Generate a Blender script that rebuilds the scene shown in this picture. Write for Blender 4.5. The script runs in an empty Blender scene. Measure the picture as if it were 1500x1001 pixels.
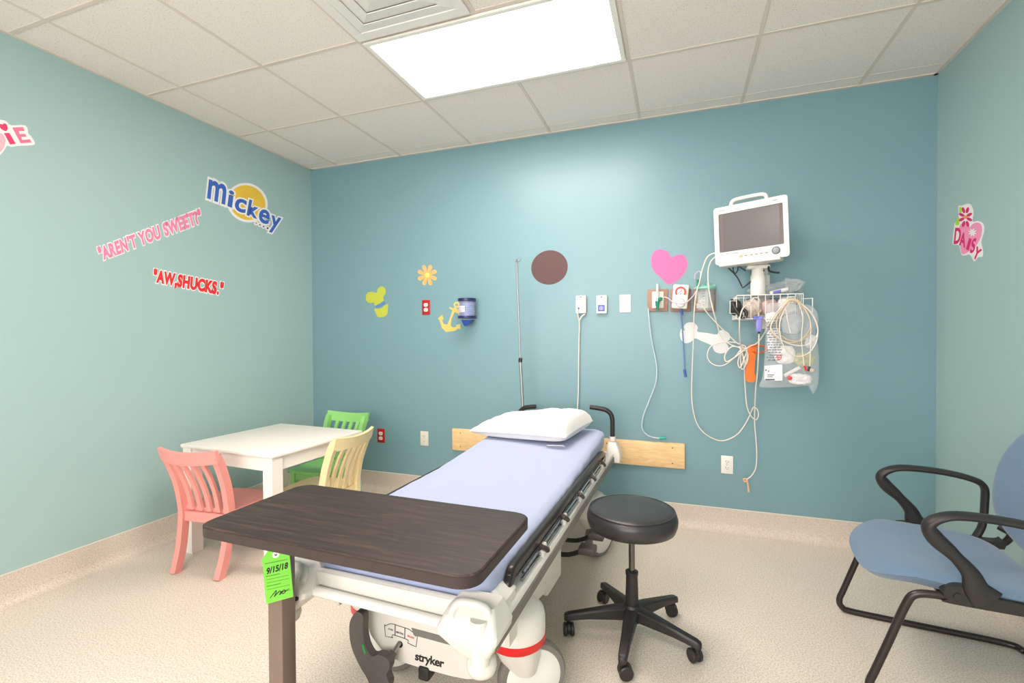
import bpy, bmesh, math, random
from mathutils import Vector, Matrix, noise
random.seed(7)
R = math.radians
SC = bpy.context.scene
COL = SC.collection

# ------------------------------------------------------------------ camera model (fitted to the room)
F_PX, YAW, PITCH, ROLL = 692.666, 0.34, -0.0114, 0.0056
CAM = Vector((2.9694, -3.2602, 1.2454))
H = 2.6785          # ceiling
XR = 4.3147         # right wall
YF = -4.7           # wall behind the camera
BB = 0.149          # top of the coved base
_c, _s = math.cos(YAW), math.sin(YAW)
_cp, _sp = math.cos(PITCH), math.sin(PITCH)
_cr, _sr = math.cos(ROLL), math.sin(ROLL)
_r = Vector((_c, _s, 0)); _f0 = Vector((-_s, _c, 0)); _u0 = Vector((0, 0, 1))
_f = _f0*_cp + _u0*_sp; _u = _u0*_cp - _f0*_sp
CX = _r*_cr - _u*_sr; CY = _r*_sr + _u*_cr

def ray(px, py): return CX*((px-750)/F_PX) + CY*((500.5-py)/F_PX) + _f
def onY(px, py, y=0.0):
    d = ray(px, py); return CAM + d*((y-CAM.y)/d.y)
def onX(px, py, x=0.0):
    d = ray(px, py); return CAM + d*((x-CAM.x)/d.x)
def back(px, py, d=0.0): return onY(px, py, 0.0) + Vector((0, -d, 0))
def left(px, py, d=0.0): return onX(px, py, 0.0) + Vector((d, 0, 0))
def right(px, py, d=0.0): return onX(px, py, XR) + Vector((-d, 0, 0))

# ------------------------------------------------------------------ materials
def lin(c):
    c = c/255.0
    return c/12.92 if c <= 0.04045 else ((c+0.055)/1.055)**2.4
def rgb(t): return (lin(t[0]), lin(t[1]), lin(t[2]), 1)
MATS = {}
def mat(name, col, rough=0.5, metal=0.0, spec=0.5, vary=0.0, vscale=6.0, bump=0.0, bscale=200.0,
        alpha=1.0, trans=0.0, emit=None, estr=1.0, coat=0.0, sheen=0.0):
    if name in MATS: return MATS[name]
    m = bpy.data.materials.new(name); m.use_nodes = True
    nt = m.node_tree; b = nt.nodes['Principled BSDF']
    b.inputs['Base Color'].default_value = rgb(col)
    b.inputs['Roughness'].default_value = rough
    b.inputs['Metallic'].default_value = metal
    b.inputs['Specular IOR Level'].default_value = spec
    b.inputs['Alpha'].default_value = alpha
    b.inputs['Transmission Weight'].default_value = trans
    b.inputs['Coat Weight'].default_value = coat
    b.inputs['Sheen Weight'].default_value = sheen
    if emit:
        b.inputs['Emission Color'].default_value = rgb(emit); b.inputs['Emission Strength'].default_value = estr
    tc = nt.nodes.new('ShaderNodeTexCoord')
    if vary:
        n = nt.nodes.new('ShaderNodeTexNoise'); n.inputs['Scale'].default_value = vscale; n.inputs['Detail'].default_value = 4
        nt.links.new(tc.outputs['Object'], n.inputs['Vector'])
        mx = nt.nodes.new('ShaderNodeMix'); mx.data_type = 'RGBA'
        c = rgb(col)
        mx.inputs['A'].default_value = tuple(max(0, x*(1-vary)) for x in c[:3])+(1,)
        mx.inputs['B'].default_value = tuple(min(1, x*(1+vary)) for x in c[:3])+(1,)
        nt.links.new(n.outputs['Fac'], mx.inputs['Factor'])
        nt.links.new(mx.outputs['Result'], b.inputs['Base Color'])
    if bump:
        n2 = nt.nodes.new('ShaderNodeTexNoise'); n2.inputs['Scale'].default_value = bscale; n2.inputs['Detail'].default_value = 3
        nt.links.new(tc.outputs['Object'], n2.inputs['Vector'])
        bp = nt.nodes.new('ShaderNodeBump'); bp.inputs['Strength'].default_value = bump; bp.inputs['Distance'].default_value = 0.002
        nt.links.new(n2.outputs['Fac'], bp.inputs['Height']); nt.links.new(bp.outputs['Normal'], b.inputs['Normal'])
    MATS[name] = m
    return m
def speckle(name, base, dark, light, scale, rough, bump=0.2, lo=0.33, hi=0.67, coarse=0.0, spec=0.5):
    m = mat(name, base, rough, spec=spec); nt = m.node_tree; b = nt.nodes['Principled BSDF']
    tc = nt.nodes.new('ShaderNodeTexCoord')
    n = nt.nodes.new('ShaderNodeTexNoise'); n.inputs['Scale'].default_value = scale; n.inputs['Detail'].default_value = 3
    nt.links.new(tc.outputs['Object'], n.inputs['Vector'])
    cr = nt.nodes.new('ShaderNodeValToRGB'); e = cr.color_ramp.elements
    e[0].position = lo; e[0].color = rgb(dark); e[1].position = hi; e[1].color = rgb(light)
    k = cr.color_ramp.elements.new((lo+hi)/2); k.color = rgb(base)
    nt.links.new(n.outputs['Fac'], cr.inputs['Fac'])
    out = cr.outputs['Color']
    if coarse:
        n3 = nt.nodes.new('ShaderNodeTexNoise'); n3.inputs['Scale'].default_value = 3.0; n3.inputs['Detail'].default_value = 5
        nt.links.new(tc.outputs['Object'], n3.inputs['Vector'])
        mr = nt.nodes.new('ShaderNodeMapRange'); mr.inputs['To Min'].default_value = 1-coarse; mr.inputs['To Max'].default_value = 1+coarse
        nt.links.new(n3.outputs['Fac'], mr.inputs['Value'])
        mx = nt.nodes.new('ShaderNodeMix'); mx.data_type = 'RGBA'; mx.blend_type = 'MULTIPLY'; mx.inputs['Factor'].default_value = 1
        nt.links.new(out, mx.inputs['A']); nt.links.new(mr.outputs['Result'], mx.inputs['B']); out = mx.outputs['Result']
    nt.links.new(out, b.inputs['Base Color'])
    if bump:
        bp = nt.nodes.new('ShaderNodeBump'); bp.inputs['Strength'].default_value = bump; bp.inputs['Distance'].default_value = 0.002
        nt.links.new(n.outputs['Fac'], bp.inputs['Height']); nt.links.new(bp.outputs['Normal'], b.inputs['Normal'])
    return m
def wood(name, dark, light, stretch, scale, rough, mid=None, detail=6, dist=1.2):
    m = mat(name, dark, rough); nt = m.node_tree; b = nt.nodes['Principled BSDF']
    tc = nt.nodes.new('ShaderNodeTexCoord'); mp = nt.nodes.new('ShaderNodeMapping'); mp.inputs['Scale'].default_value = stretch
    nt.links.new(tc.outputs['Object'], mp.inputs['Vector'])
    n = nt.nodes.new('ShaderNodeTexNoise'); n.inputs['Scale'].default_value = scale; n.inputs['Detail'].default_value = detail
    n.inputs['Distortion'].default_value = dist
    nt.links.new(mp.outputs['Vector'], n.inputs['Vector'])
    cr = nt.nodes.new('ShaderNodeValToRGB'); e = cr.color_ramp.elements
    e[0].position = 0.3; e[0].color = rgb(dark); e[1].position = 0.7; e[1].color = rgb(light)
    if mid:
        k = cr.color_ramp.elements.new(0.5); k.color = rgb(mid)
    nt.links.new(n.outputs['Fac'], cr.inputs['Fac']); nt.links.new(cr.outputs['Color'], b.inputs['Base Color'])
    bp = nt.nodes.new('ShaderNodeBump'); bp.inputs['Strength'].default_value = 0.08; bp.inputs['Distance'].default_value = 0.002
    nt.links.new(n.outputs['Fac'], bp.inputs['Height']); nt.links.new(bp.outputs['Normal'], b.inputs['Normal'])
    return m

# ------------------------------------------------------------------ mesh builder
class MB:
    def __init__(s): s.v = []; s.f = []; s.mi = []; s.m = 0
    def add(s, vs, fs):
        o = len(s.v); s.v += [Vector(v) for v in vs]
        for f in fs: s.f.append([i+o for i in f]); s.mi.append(s.m)
        return s
    def bm(s, b, M=None):
        b.verts.ensure_lookup_table(); b.verts.index_update()
        vs = [(M @ v.co) if M else v.co.copy() for v in b.verts]
        fs = [[v.index for v in f.verts] for f in b.faces]
        b.free(); return s.add(vs, fs)
    def box(s, lo, hi, r=0.0, seg=2, M=None):
        lo = Vector(lo); hi = Vector(hi)
        b = bmesh.new(); bmesh.ops.create_cube(b, size=1.0)
        c = (lo+hi)/2; d = hi-lo
        for v in b.verts: v.co = Vector((c.x+v.co.x*d.x, c.y+v.co.y*d.y, c.z+v.co.z*d.z))
        if r > 0: bmesh.ops.bevel(b, geom=list(b.edges), offset=min(r, 0.49*min(abs(x) for x in d)), segments=seg, affect='EDGES', profile=0.5)
        return s.bm(b, M)
    def rings(s, rs, closed=False, cap=True):
        n = len(rs[0]); vs = [p for r in rs for p in r]; fs = []
        k = len(rs)
        for i in range(k if closed else k-1):
            j = (i+1) % k
            for a in range(n):
                c = (a+1) % n; fs.append([i*n+a, i*n+c, j*n+c, j*n+a])
        if cap and not closed:
            fs.append(list(range(n))[::-1]); fs.append([(k-1)*n+a for a in range(n)])
        return s.add(vs, fs)
    def cyl(s, p, q, r1, r2=None, n=16):
        p = Vector(p); q = Vector(q); r2 = r1 if r2 is None else r2
        d = (q-p).normalized(); a = d.orthogonal().normalized(); b = d.cross(a)
        return s.rings([[c+(a*math.cos(2*math.pi*i/n)+b*math.sin(2*math.pi*i/n))*r for i in range(n)] for c, r in ((p, r1), (q, r2))])
    def tube(s, pts, r, n=8, closed=False, smooth=4, sec=None, up=None, cap=True):
        P = catmull([Vector(p) for p in pts], smooth, closed) if smooth else [Vector(p) for p in pts]
        k = len(P); rs = []
        a = None
        for i in range(k):
            if closed: t = P[(i+1) % k]-P[i-1]
            else: t = P[min(i+1, k-1)]-P[max(i-1, 0)]
            t = t.normalized() if t.length > 1e-9 else Vector((0, 0, 1))
            if up is not None: a = Vector(up)-t*t.dot(Vector(up)); a = a.normalized() if a.length > 1e-6 else t.orthogonal().normalized()
            elif a is None: a = t.orthogonal().normalized()
            else:
                a = a-t*a.dot(t); a = a.normalized() if a.length > 1e-6 else t.orthogonal().normalized()
            b = t.cross(a)
            rr = r if not isinstance(r, (list, tuple)) else r[0]+(r[1]-r[0])*i/(k-1)
            if sec: ra, rb = sec
            else: ra = rb = rr
            rs.append([P[i]+a*math.cos(2*math.pi*j/n)*ra+b*math.sin(2*math.pi*j/n)*rb for j in range(n)])
        return s.rings(rs, closed, cap)
    def lathe(s, prof, c=(0, 0, 0), axis=(0, 0, 1), n=28):
        c = Vector(c); d = Vector(axis).normalized(); a = d.orthogonal().normalized(); b = d.cross(a)
        return s.rings([[c+d*z+(a*math.cos(2*math.pi*i/n)+b*math.sin(2*math.pi*i/n))*max(r, 1e-5) for i in range(n)] for r, z in prof])
    def ball(s, c, r, sc=(1, 1, 1), n=16, M=None):
        b = bmesh.new(); bmesh.ops.create_uvsphere(b, u_segments=n, v_segments=max(6, n//2), radius=r)
        for v in b.verts: v.co = Vector((c[0]+v.co.x*sc[0], c[1]+v.co.y*sc[1], c[2]+v.co.z*sc[2]))
        return s.bm(b, M)
    def torus(s, c, R_, r, axis=(0, 0, 1), n=28, m=8):
        c = Vector(c); d = Vector(axis).normalized(); a = d.orthogonal().normalized(); b = d.cross(a)
        return s.tube([c+(a*math.cos(2*math.pi*i/n)+b*math.sin(2*math.pi*i/n))*R_ for i in range(n)], r, m, True, 0)
    def prism(s, poly, f, t0, t1):
        """poly 2D outline, f(u,v,t) -> point"""
        n = len(poly)
        vs = [f(u, v, t0) for u, v in poly]+[f(u, v, t1) for u, v in poly]
        fs = [list(range(n))[::-1], [n+i for i in range(n)]]+[[i, (i+1) % n, n+(i+1) % n, n+i] for i in range(n)]
        return s.add(vs, fs)
    def flat(s, vf, f, t0, t1):
        """triangulated flat shape (verts2d, faces) given thickness along f's third argument"""
        vs, fs = vf; n = len(vs)
        ed = {}
        for q in fs:
            for i in range(len(q)):
                a, b = q[i], q[(i+1) % len(q)]; ed[(a, b)] = 1
        out = [list(q) for q in fs]+[[n+i for i in q][::-1] for q in fs]
        for (a, b) in ed:
            if (b, a) not in ed: out.append([b, a, n+a, n+b])
        return s.add([f(u, v, t1) for u, v in vs]+[f(u, v, t0) for u, v in vs], out)
    def build(s, name, mats, parent=None, ang=38, flat=False):
        me = bpy.data.meshes.new(name); me.from_pydata([tuple(v) for v in s.v], [], s.f)
        b = bmesh.new(); b.from_mesh(me); bmesh.ops.recalc_face_normals(b, faces=list(b.faces)); b.to_mesh(me); b.free()
        if not isinstance(mats, (list, tuple)): mats = [mats]
        for m in mats: me.materials.append(m)
        if len(s.mi) == len(me.polygons): me.polygons.foreach_set('material_index', s.mi)
        if not flat:
            me.polygons.foreach_set('use_smooth', [True]*len(me.polygons)); me.set_sharp_from_angle(angle=R(ang))
        o = bpy.data.objects.new(name, me); COL.objects.link(o)
        if parent: o.parent = parent
        return o
def catmull(P, k=6, closed=False):
    n = len(P); out = []
    if n < 3: return P
    for i in range(n if closed else n-1):
        if closed: p0, p1, p2, p3 = P[i-1], P[i], P[(i+1) % n], P[(i+2) % n]
        else: p0, p1, p2, p3 = P[max(i-1, 0)], P[i], P[i+1], P[min(i+2, n-1)]
        for j in range(k):
            t = j/k
            out.append(0.5*((2*p1)+(p2-p0)*t+(2*p0-5*p1+4*p2-p3)*t*t+(3*p1-p0-3*p2+p3)*t**3))
    if not closed: out.append(P[-1])
    return out
def blob(pts, k=6): return [(p.x, p.y) for p in catmull([Vector((a, b, 0)) for a, b in pts], k, True)]
def rrect(x0, y0, x1, y1, r, n=6):
    out = []
    for cx, cy, a0 in ((x1-r, y1-r, 0), (x0+r, y1-r, 90), (x0+r, y0+r, 180), (x1-r, y0+r, 270)):
        for i in range(n+1):
            a = R(a0+90*i/n); out.append((cx+r*math.cos(a), cy+r*math.sin(a)))
    return out
def circle(cx, cy, r, n=32, ry=None, rot=0):
    ry = r if ry is None else ry; ca, sa = math.cos(rot), math.sin(rot)
    return [(cx+r*math.cos(2*math.pi*i/n)*ca-ry*math.sin(2*math.pi*i/n)*sa, cy+r*math.cos(2*math.pi*i/n)*sa+ry*math.sin(2*math.pi*i/n)*ca) for i in range(n)]
def _curve_mesh(cu):
    o = bpy.data.objects.new('tmp', cu); COL.objects.link(o)
    bpy.context.view_layer.update()
    dg = bpy.context.evaluated_depsgraph_get()
    ev = o.evaluated_get(dg); me = ev.to_mesh()
    b = bmesh.new(); b.from_mesh(me); bmesh.ops.remove_doubles(b, verts=list(b.verts), dist=1e-5)
    b.verts.index_update()
    vs = [(v.co.x, v.co.y) for v in b.verts]; fs = []
    for f in b.faces:
        q = [v.index for v in f.verts]
        if f.normal.z < 0: q.reverse()
        fs.append(q)
    b.free(); ev.to_mesh_clear(); bpy.data.objects.remove(o); bpy.data.curves.remove(cu)
    return vs, fs
def shape(polys, offset=0.0):
    cu = bpy.data.curves.new('tmp', 'CURVE'); cu.dimensions = '2D'; cu.fill_mode = 'BOTH'; cu.offset = offset
    for p in polys:
        sp = cu.splines.new('POLY'); sp.points.add(len(p)-1)
        for i, (a, b) in enumerate(p): sp.points[i].co = (a, b, 0, 1)
        sp.use_cyclic_u = True
    return _curve_mesh(cu)
def text(body, offset=0.0, shear=0.0, space=1.0):
    cu = bpy.data.curves.new('tmp', 'FONT'); cu.body = body; cu.size = 1.0; cu.offset = offset; cu.shear = shear; cu.space_character = space
    cu.resolution_u = 4
    return _curve_mesh(cu)
def fit(vf, p0, p1, p2, w=None, h=None):
    """affine: text baseline start -> p0, baseline end -> p1, top-left -> p2 (any 2D frame)"""
    vs, fs = vf
    x0 = min(v[0] for v in vs); x1 = max(v[0] for v in vs); y1 = max(v[1] for v in vs)
    if w: x0, x1 = w
    y1 = h or y1
    out = []
    for x, y in vs:
        a = (x-x0)/(x1-x0); b = y/y1
        out.append((p0[0]+(p1[0]-p0[0])*a+(p2[0]-p0[0])*b, p0[1]+(p1[1]-p0[1])*a+(p2[1]-p0[1])*b))
    return out, fs
def extent(vf): return min(v[0] for v in vf[0]), max(v[0] for v in vf[0]), max(v[1] for v in vf[0])

def thing(name, label, cat, loc=(0, 0, 0), rot=0.0, group=None):
    o = bpy.data.objects.new(name, None); COL.objects.link(o); o.location = loc; o.rotation_euler = (0, 0, rot)
    o.empty_display_size = 0.05
    return tag(o, label, cat, group)
def tag(o, label, cat, group=None):
    o['label'] = label; o['category'] = cat
    if group: o['group'] = group
    return o
def struct(o): o['kind'] = 'structure'; return o
def part_label(o, l): o['label'] = l; return o

# ------------------------------------------------------------------ palette
M_BACK = mat('paint_teal', (117, 153, 161), 0.38, vary=0.03, vscale=2.0, bump=0.06, bscale=350)
M_SIDE = mat('paint_mint', (158, 186, 184), 0.5, vary=0.02, vscale=2.0, bump=0.06, bscale=350)
M_CEIL = speckle('ceiling_tile', (230, 220, 212), (180, 163, 149), (234, 225, 217), 190, 0.9, 0.2, 0.30, 0.48)
M_GRID = mat('ceiling_grid', (216, 203, 191), 0.6)
M_FLOOR = speckle('floor_vinyl', (213, 203, 190), (178, 164, 148), (229, 221, 210), 170, 0.40, 0.02, 0.3, 0.7, coarse=0.04)
M_BASE = speckle('base_vinyl', (208, 196, 183), (180, 163, 147), (220, 208, 196), 200, 0.4, 0.03, 0.3, 0.7, coarse=0.09)
M_BASETOP = mat('base_cap', (216, 208, 196), 0.5)
M_WHITE = mat('white_plastic', (232, 228, 222), 0.35)
M_CREAM = mat('cream_plastic', (222, 217, 208), 0.38)
M_WPAINT = mat('white_paint', (238, 232, 225), 0.4, vary=0.01)
M_BLACK = mat('black_plastic', (38, 35, 34), 0.45)
M_BLACKM = mat('black_metal', (50, 44, 42), 0.3, metal=0.3)
M_VINYL = mat('black_vinyl', (48, 46, 47), 0.34, bump=0.05, bscale=500)
M_CHROME = mat('chrome', (190, 190, 190), 0.18, metal=1.0)
M_STEEL = mat('steel', (170, 168, 165), 0.35, metal=0.9)
M_GREY = mat('grey_plastic', (120, 115, 110), 0.5)
M_DGREY = mat('dark_grey_plastic', (84, 78, 75), 0.5)
M_RED = mat('red_plastic', (222, 28, 24), 0.35)
M_REDPL = mat('red_plate', (178, 16, 22), 0.35)
M_PINK = mat('pink_paint', (230, 150, 143), 0.35, vary=0.02)
M_GREEN = mat('green_paint', (140, 204, 118), 0.35, vary=0.02)
M_YELLOW = mat('yellow_paint', (242, 222, 172), 0.35, vary=0.02)
M_SHEET = mat('blue_sheet', (166, 175, 205), 0.9, vary=0.02, vscale=8, bump=0.1, bscale=900, sheen=0.2)
M_NAVY = mat('navy_vinyl', (40, 44, 70), 0.5)
M_PILLOW = mat('white_pillow', (240, 236, 232), 0.9, bump=0.1, bscale=900, sheen=0.2)
M_WALNUT = wood('walnut_laminate', (34, 24, 21), (72, 51, 43), (1.3, 18, 18), 5.0, 0.46, (46, 33, 28))
M_TAUPE = mat('taupe_metal', (122, 104, 92), 0.45, metal=0.2, bump=0.05, bscale=600)
M_MAPLE = wood('maple_board', (224, 186, 130), (240, 208, 158), (2, 10, 10), 5, 0.45)
M_BLUEF = mat('blue_fabric', (96, 123, 150), 0.95, vary=0.16, vscale=260, bump=0.4, bscale=420, sheen=0.3)
M_CLEAR = mat('clear_plastic', (232, 240, 244), 0.08, alpha=0.15)
M_FILM = mat('clear_film', (236, 238, 240), 0.15, alpha=0.22)
M_TUBE = mat('clear_tubing', (205, 218, 226), 0.2, alpha=0.75)
M_BLUETUBE = mat('blue_tubing', (110, 140, 190), 0.25, alpha=0.8)
M_CABLE = mat('ivory_cable', (226, 216, 204), 0.5)
M_TAN = mat('tan_cable', (206, 186, 156), 0.5)
M_SCREEN = mat('dark_screen', (104, 101, 102), 0.2)
M_BROWN = mat('brown_plate', (160, 122, 106), 0.5)
M_TEALG = mat('green_plastic', (30, 140, 110), 0.4)
M_MINTL = mat('mint_lid', (140, 205, 185), 0.4)
M_BLUE = mat('blue_plastic', (58, 92, 170), 0.4)
M_DBLUE = mat('navy_plastic', (38, 40, 88), 0.35)
M_BAG = mat('blue_bag', (50, 88, 176), 0.45, vary=0.15, vscale=60)
M_PURPLE = mat('violet_plastic', (130, 130, 205), 0.4)
M_ORANGE = mat('orange_plastic', (244, 116, 22), 0.45)
M_TAG = mat('green_card', (116, 200, 62), 0.6)
M_INK = mat('black_ink', (26, 24, 24), 0.7)
M_GREYINK = mat('grey_ink', (120, 116, 112), 0.7)
def vinyl(n, c, v=0.0): return mat('sticker_'+n, c, 0.55, vary=v, vscale=25)

# ================================================================== ROOM
FILL_ENERGY = 42  # power of the added fill lamp
struct(MB().box((-0.15, YF-0.15, -0.1), (XR+0.15, 0.15, 0)).build('floor', M_FLOOR))
struct(MB().box((-0.15, YF-0.15, H), (XR+0.15, 0.15, H+0.1)).build('ceiling', M_CEIL))
struct(MB().box((-0.12, 0, 0), (XR+0.12, 0.12, H)).build('wall_back', M_BACK))
struct(MB().box((-0.12, YF, 0), (0, 0, H)).build('wall_left', M_SIDE))
struct(MB().box((XR, YF, 0), (XR+0.12, 0, H)).build('wall_right', M_SIDE))
WX0, WX1, WZ0, WZ1 = 0.7, 3.7, 0.75, 2.35       # added unseen window behind the viewer, put in to brighten the room
mb = MB()
for a, b in (((-0.12, 0), (WX0, H)), ((WX1, 0), (XR+0.12, H)), ((WX0, 0), (WX1, WZ0)), ((WX0, WZ1), (WX1, H))):
    mb.box((a[0], YF-0.12, a[1]), (b[0], YF, b[1]))
struct(mb.build('wall_front', M_SIDE))
mb = MB(); e = .05
for a, b in (((WX0, WZ0), (WX1, WZ0+e)), ((WX0, WZ1-e), (WX1, WZ1)), ((WX0, WZ0), (WX0+e, WZ1)), ((WX1-e, WZ0), (WX1, WZ1)), (((WX0+WX1)/2-.03, WZ0), ((WX0+WX1)/2+.03, WZ1))):
    mb.box((a[0], YF-.10, a[1]), (b[0], YF-.02, b[1]))
struct(mb.build('added_window_1', M_WPAINT))  # frame of the added window
la = bpy.data.lights.new('added_fill', 'AREA'); la.shape = 'RECTANGLE'; la.size = WX1-WX0-.1; la.size_y = WZ1-WZ0-.1  # added fill lamp outside the opening, lifts the ceiling and walls
la.energy = FILL_ENERGY; la.color = (1, .94, .91)
lo = bpy.data.objects.new('added_fill', la); COL.objects.link(lo); lo.location = ((WX0+WX1)/2, YF-.16, (WZ0+WZ1)/2); lo.rotation_euler = (R(100), 0, 0)
# coved vinyl base
PROF = [(-0.001, BB-0.004), (0.004, BB-0.004), (0.005, 0.060), (0.008, 0.040), (0.015, 0.022), (0.027, 0.009), (0.042, 0.002), (0.056, 0.0004), (0.056, -0.003), (-0.001, -0.003)]
CAPP = [(-0.001, BB), (0.005, BB), (0.0065, BB-0.002), (0.006, BB-0.006), (-0.001, BB-0.006)]
def baseboard(side, f, L):
    for nm, pr, m in (('baseboard_'+side, PROF, M_BASE), (None, CAPP, M_BASETOP)):
        mb = MB(); mb.rings([[f(d, 0.0, z) for d, z in pr], [f(d, L, z) for d, z in pr]])
        if nm: o = struct(mb.build(nm, m, ang=50))
        else: mb.build('base_cap', m, o)
baseboard('back', lambda d, s, z: (s, -d, z), XR)
baseboard('left', lambda d, s, z: (d, -s, z), -YF)
baseboard('right', lambda d, s, z: (XR-d, -s, z), -YF)
baseboard('front', lambda d, s, z: (s, YF+d, z), XR)
# suspended grid
X1, YC, T = 0.2873, -0.7196, 0.6096
gx = [X1+i*T for i in range(7)]; gy = [YC-i*T for i in range(7) if YC-i*T > YF]
mb = MB(); w = 0.009
def gapped(a0, a1, gaps):
    segs = [(a0, a1)]
    for g0, g1 in gaps:
        segs = [q for s0, s1 in segs for q in ((s0, min(s1, g0)), (max(s0, g1), s1)) if q[1]-q[0] > 0.02]
    return segs
LX0, LX1 = gx[2], gx[4]
LIGHT_ROWS = [(YC-T, YC), (YC-5*T, YC-4*T)]
for i, x in enumerate(gx):
    gaps = [(a, b) for a, b in LIGHT_ROWS] if i == 3 else []
    for s0, s1 in gapped(YF, 0, gaps): mb.box((x-w, s0, H-0.003), (x+w, s1, H+0.001))
for y in gy: mb.box((0, y-w, H-0.0027), (XR, y+w, H+0.001))
struct(mb.build('trim_1', M_GRID, flat=True))
mb = MB()
mb.box((0, -0.02, H-0.005), (XR, 0, H)); mb.box((0, YF, H-0.005), (0.02, 0, H)); mb.box((XR-0.02, YF, H-0.005), (XR, 0, H))
mb.box((0, -0.121, H-0.002), (XR, -0.116, H+0.001))
struct(mb.build('trim_2', M_GRID, flat=True))

# troffers
M_LAMP = mat('lamp_diffuser', (255, 250, 242), 0.5, emit=(255, 240, 230), estr=9.0)
def lamp_tubes():       # faint bands of the tubes behind the prismatic lens
    nt = M_LAMP.node_tree; b = nt.nodes['Principled BSDF']
    tc = nt.nodes.new('ShaderNodeTexCoord'); wv = nt.nodes.new('ShaderNodeTexWave'); wv.bands_direction = 'Y'; wv.inputs['Scale'].default_value = 1.6
    nt.links.new(tc.outputs['Object'], wv.inputs['Vector'])
    mr = nt.nodes.new('ShaderNodeMapRange'); mr.inputs['To Min'].default_value = 7.5; mr.inputs['To Max'].default_value = 10
    nt.links.new(wv.outputs['Fac'], mr.inputs['Value']); nt.links.new(mr.outputs['Result'], b.inputs['Emission Strength'])
lamp_tubes()
def troffer(y0, y1, label):
    t = thing('ceiling_light', label, 'light', ((LX0+LX1)/2, (y0+y1)/2, H-0.012))
    hx, hy = (LX1-LX0)/2-0.012, (y1-y0)/2-0.012
    mb = MB(); e = 0.028
    for a, b in (((-hx, -hy), (hx, -hy+e)), ((-hx, hy-e), (hx, hy)), ((-hx, -hy+e), (-hx+e, hy-e)), ((hx-e, -hy+e), (hx, hy-e))):
        mb.box((a[0], a[1], 0), (b[0], b[1], 0.012), 0.003, 1)
    mb.build('light_frame', M_WPAINT, t)
    MB().box((-hx+e, -hy+e, 0.004), (hx-e, hy-e, 0.010)).build('diffuser', M_LAMP, t, flat=True)
troffer(LIGHT_ROWS[0][0], LIGHT_ROWS[0][1], 'bright rectangular ceiling light panel over the stretcher')
troffer(LIGHT_ROWS[1][0], LIGHT_ROWS[1][1], 'added unseen rectangular ceiling light panel at the front of the room')  # second panel is added out of view to even out the lighting
# supply air vent
t = thing('air_vent', 'white square stepped air vent in the ceiling beside the light', 'vent', ((gx[2]+gx[3])/2, YC-1.5*T, H-0.02))
h = T/2-0.012; mb = MB()
for a, b in (((-h, -h), (h, -h+.05)), ((-h, h-.05), (h, h)), ((-h, -h+.05), (-h+.05, h-.05)), ((h-.05, -h+.05), (h, h-.05))):
    mb.box((a[0], a[1], 0.006), (b[0], b[1], 0.02), 0.002, 1)
mb.build('vent_frame', M_WHITE, t)
MB().box((-h+.04, -h+.04, .012), (h-.04, h-.04, .019)).build('back_plate', M_WHITE, t)
for k, (a, b) in enumerate(((0.245, 0.19), (0.187, 0.13), (0.127, 0.07))):
    mb = MB()
    def sq(q, z): return [(-q, -q, z), (q, -q, z), (q, q, z), (-q, q, z)]
    mb.rings([sq(a, 0.010-k*0.003), sq(b, 0.001-k*0.003), sq(b-.003, 0.003-k*0.003), sq(a-.003, 0.013-k*0.003)], closed=True)
    mb.build('louver', M_WHITE, t, flat=True)
MB().box((-.068, -.068, -.008), (.068, .068, -.002), .003, 1).build('center_plate', M_WHITE, t)

# ================================================================== BACK WALL
def W(o): return lambda u, v, tt: (u, -tt, v)
def plate_xy(mb, x0, z0, x1, z1, y0, y1, r=0.006):
    mb.prism(rrect(x0, z0, x1, z1, r), lambda u, v, tt: (u, -tt, v), y0, y1)
def outlet(px, py, pm, fm, label, name='wall_outlet', group=None):
    P = back(px, py); t = thing(name, label, 'outlet', P, 0, group)
    mb = MB().box((-.035, -.006, -.057), (.035, 0, .057), .003, 2); mb.build('cover_plate', pm, t)
    for s in (1, -1):
        mb = MB(); plate_xy(mb, -.017, s*.0195-.0135, .017, s*.0195+.0135, 0.005, 0.0095, 0.009); r = mb.build('receptacle', fm, t)
        mb = MB(); mb.box((-.008, -.0105, s*.0195-.002), (-.006, -.009, s*.0195+.007)); mb.box((.006, -.0105, s*.0195-.002), (.008, -.009, s*.0195+.006))
        mb.cyl((0, -.0105, s*.0195-.007), (0, -.009, s*.0195-.007), .0024, n=10); mb.build('slots', M_INK, r)
    MB().cyl((0, -.0075, 0), (0, -.005, 0), .003, n=10).build('screw', M_STEEL, t)
outlet(624.5, 450.5, M_REDPL, M_WHITE, 'red wall outlet high up, just under the orange flower sticker')
outlet(558.5, 638.5, M_REDPL, M_WHITE, 'red wall outlet low down behind the yellow chair')
outlet(622, 642.5, M_CREAM, M_CREAM, 'white wall outlet low down, left of the wooden wall board')
outlet(1065, 681, M_WHITE, M_WHITE, 'white wall outlet low down, right of the wooden wall board')
# wooden bumper board
P0 = back(664, 640); P1 = back(1003, 668)
zt, zb = (back(664, 627).z+back(1003, 650).z)/2, (back(664, 658).z+back(1003, 687).z)/2
t = thing('wall_guard_board', 'long pale wooden board screwed to the wall behind the stretcher head', 'board', ((P0.x+P1.x)/2, 0, (zt+zb)/2))
hw, hh = (P1.x-P0.x)/2, (zt-zb)/2
MB().box((-hw, -.02, -hh), (hw, 0, hh), .003, 2).build('board', M_MAPLE, t)
for x in (-hw+.07, -hw+.5, hw-.5, hw-.075):
    for z in (-hh*.62, hh*.62):
        MB().cyl((x, -.0212, z), (x, -.019, z), .0042, n=10).build('screw', M_DGREY, t)
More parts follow.
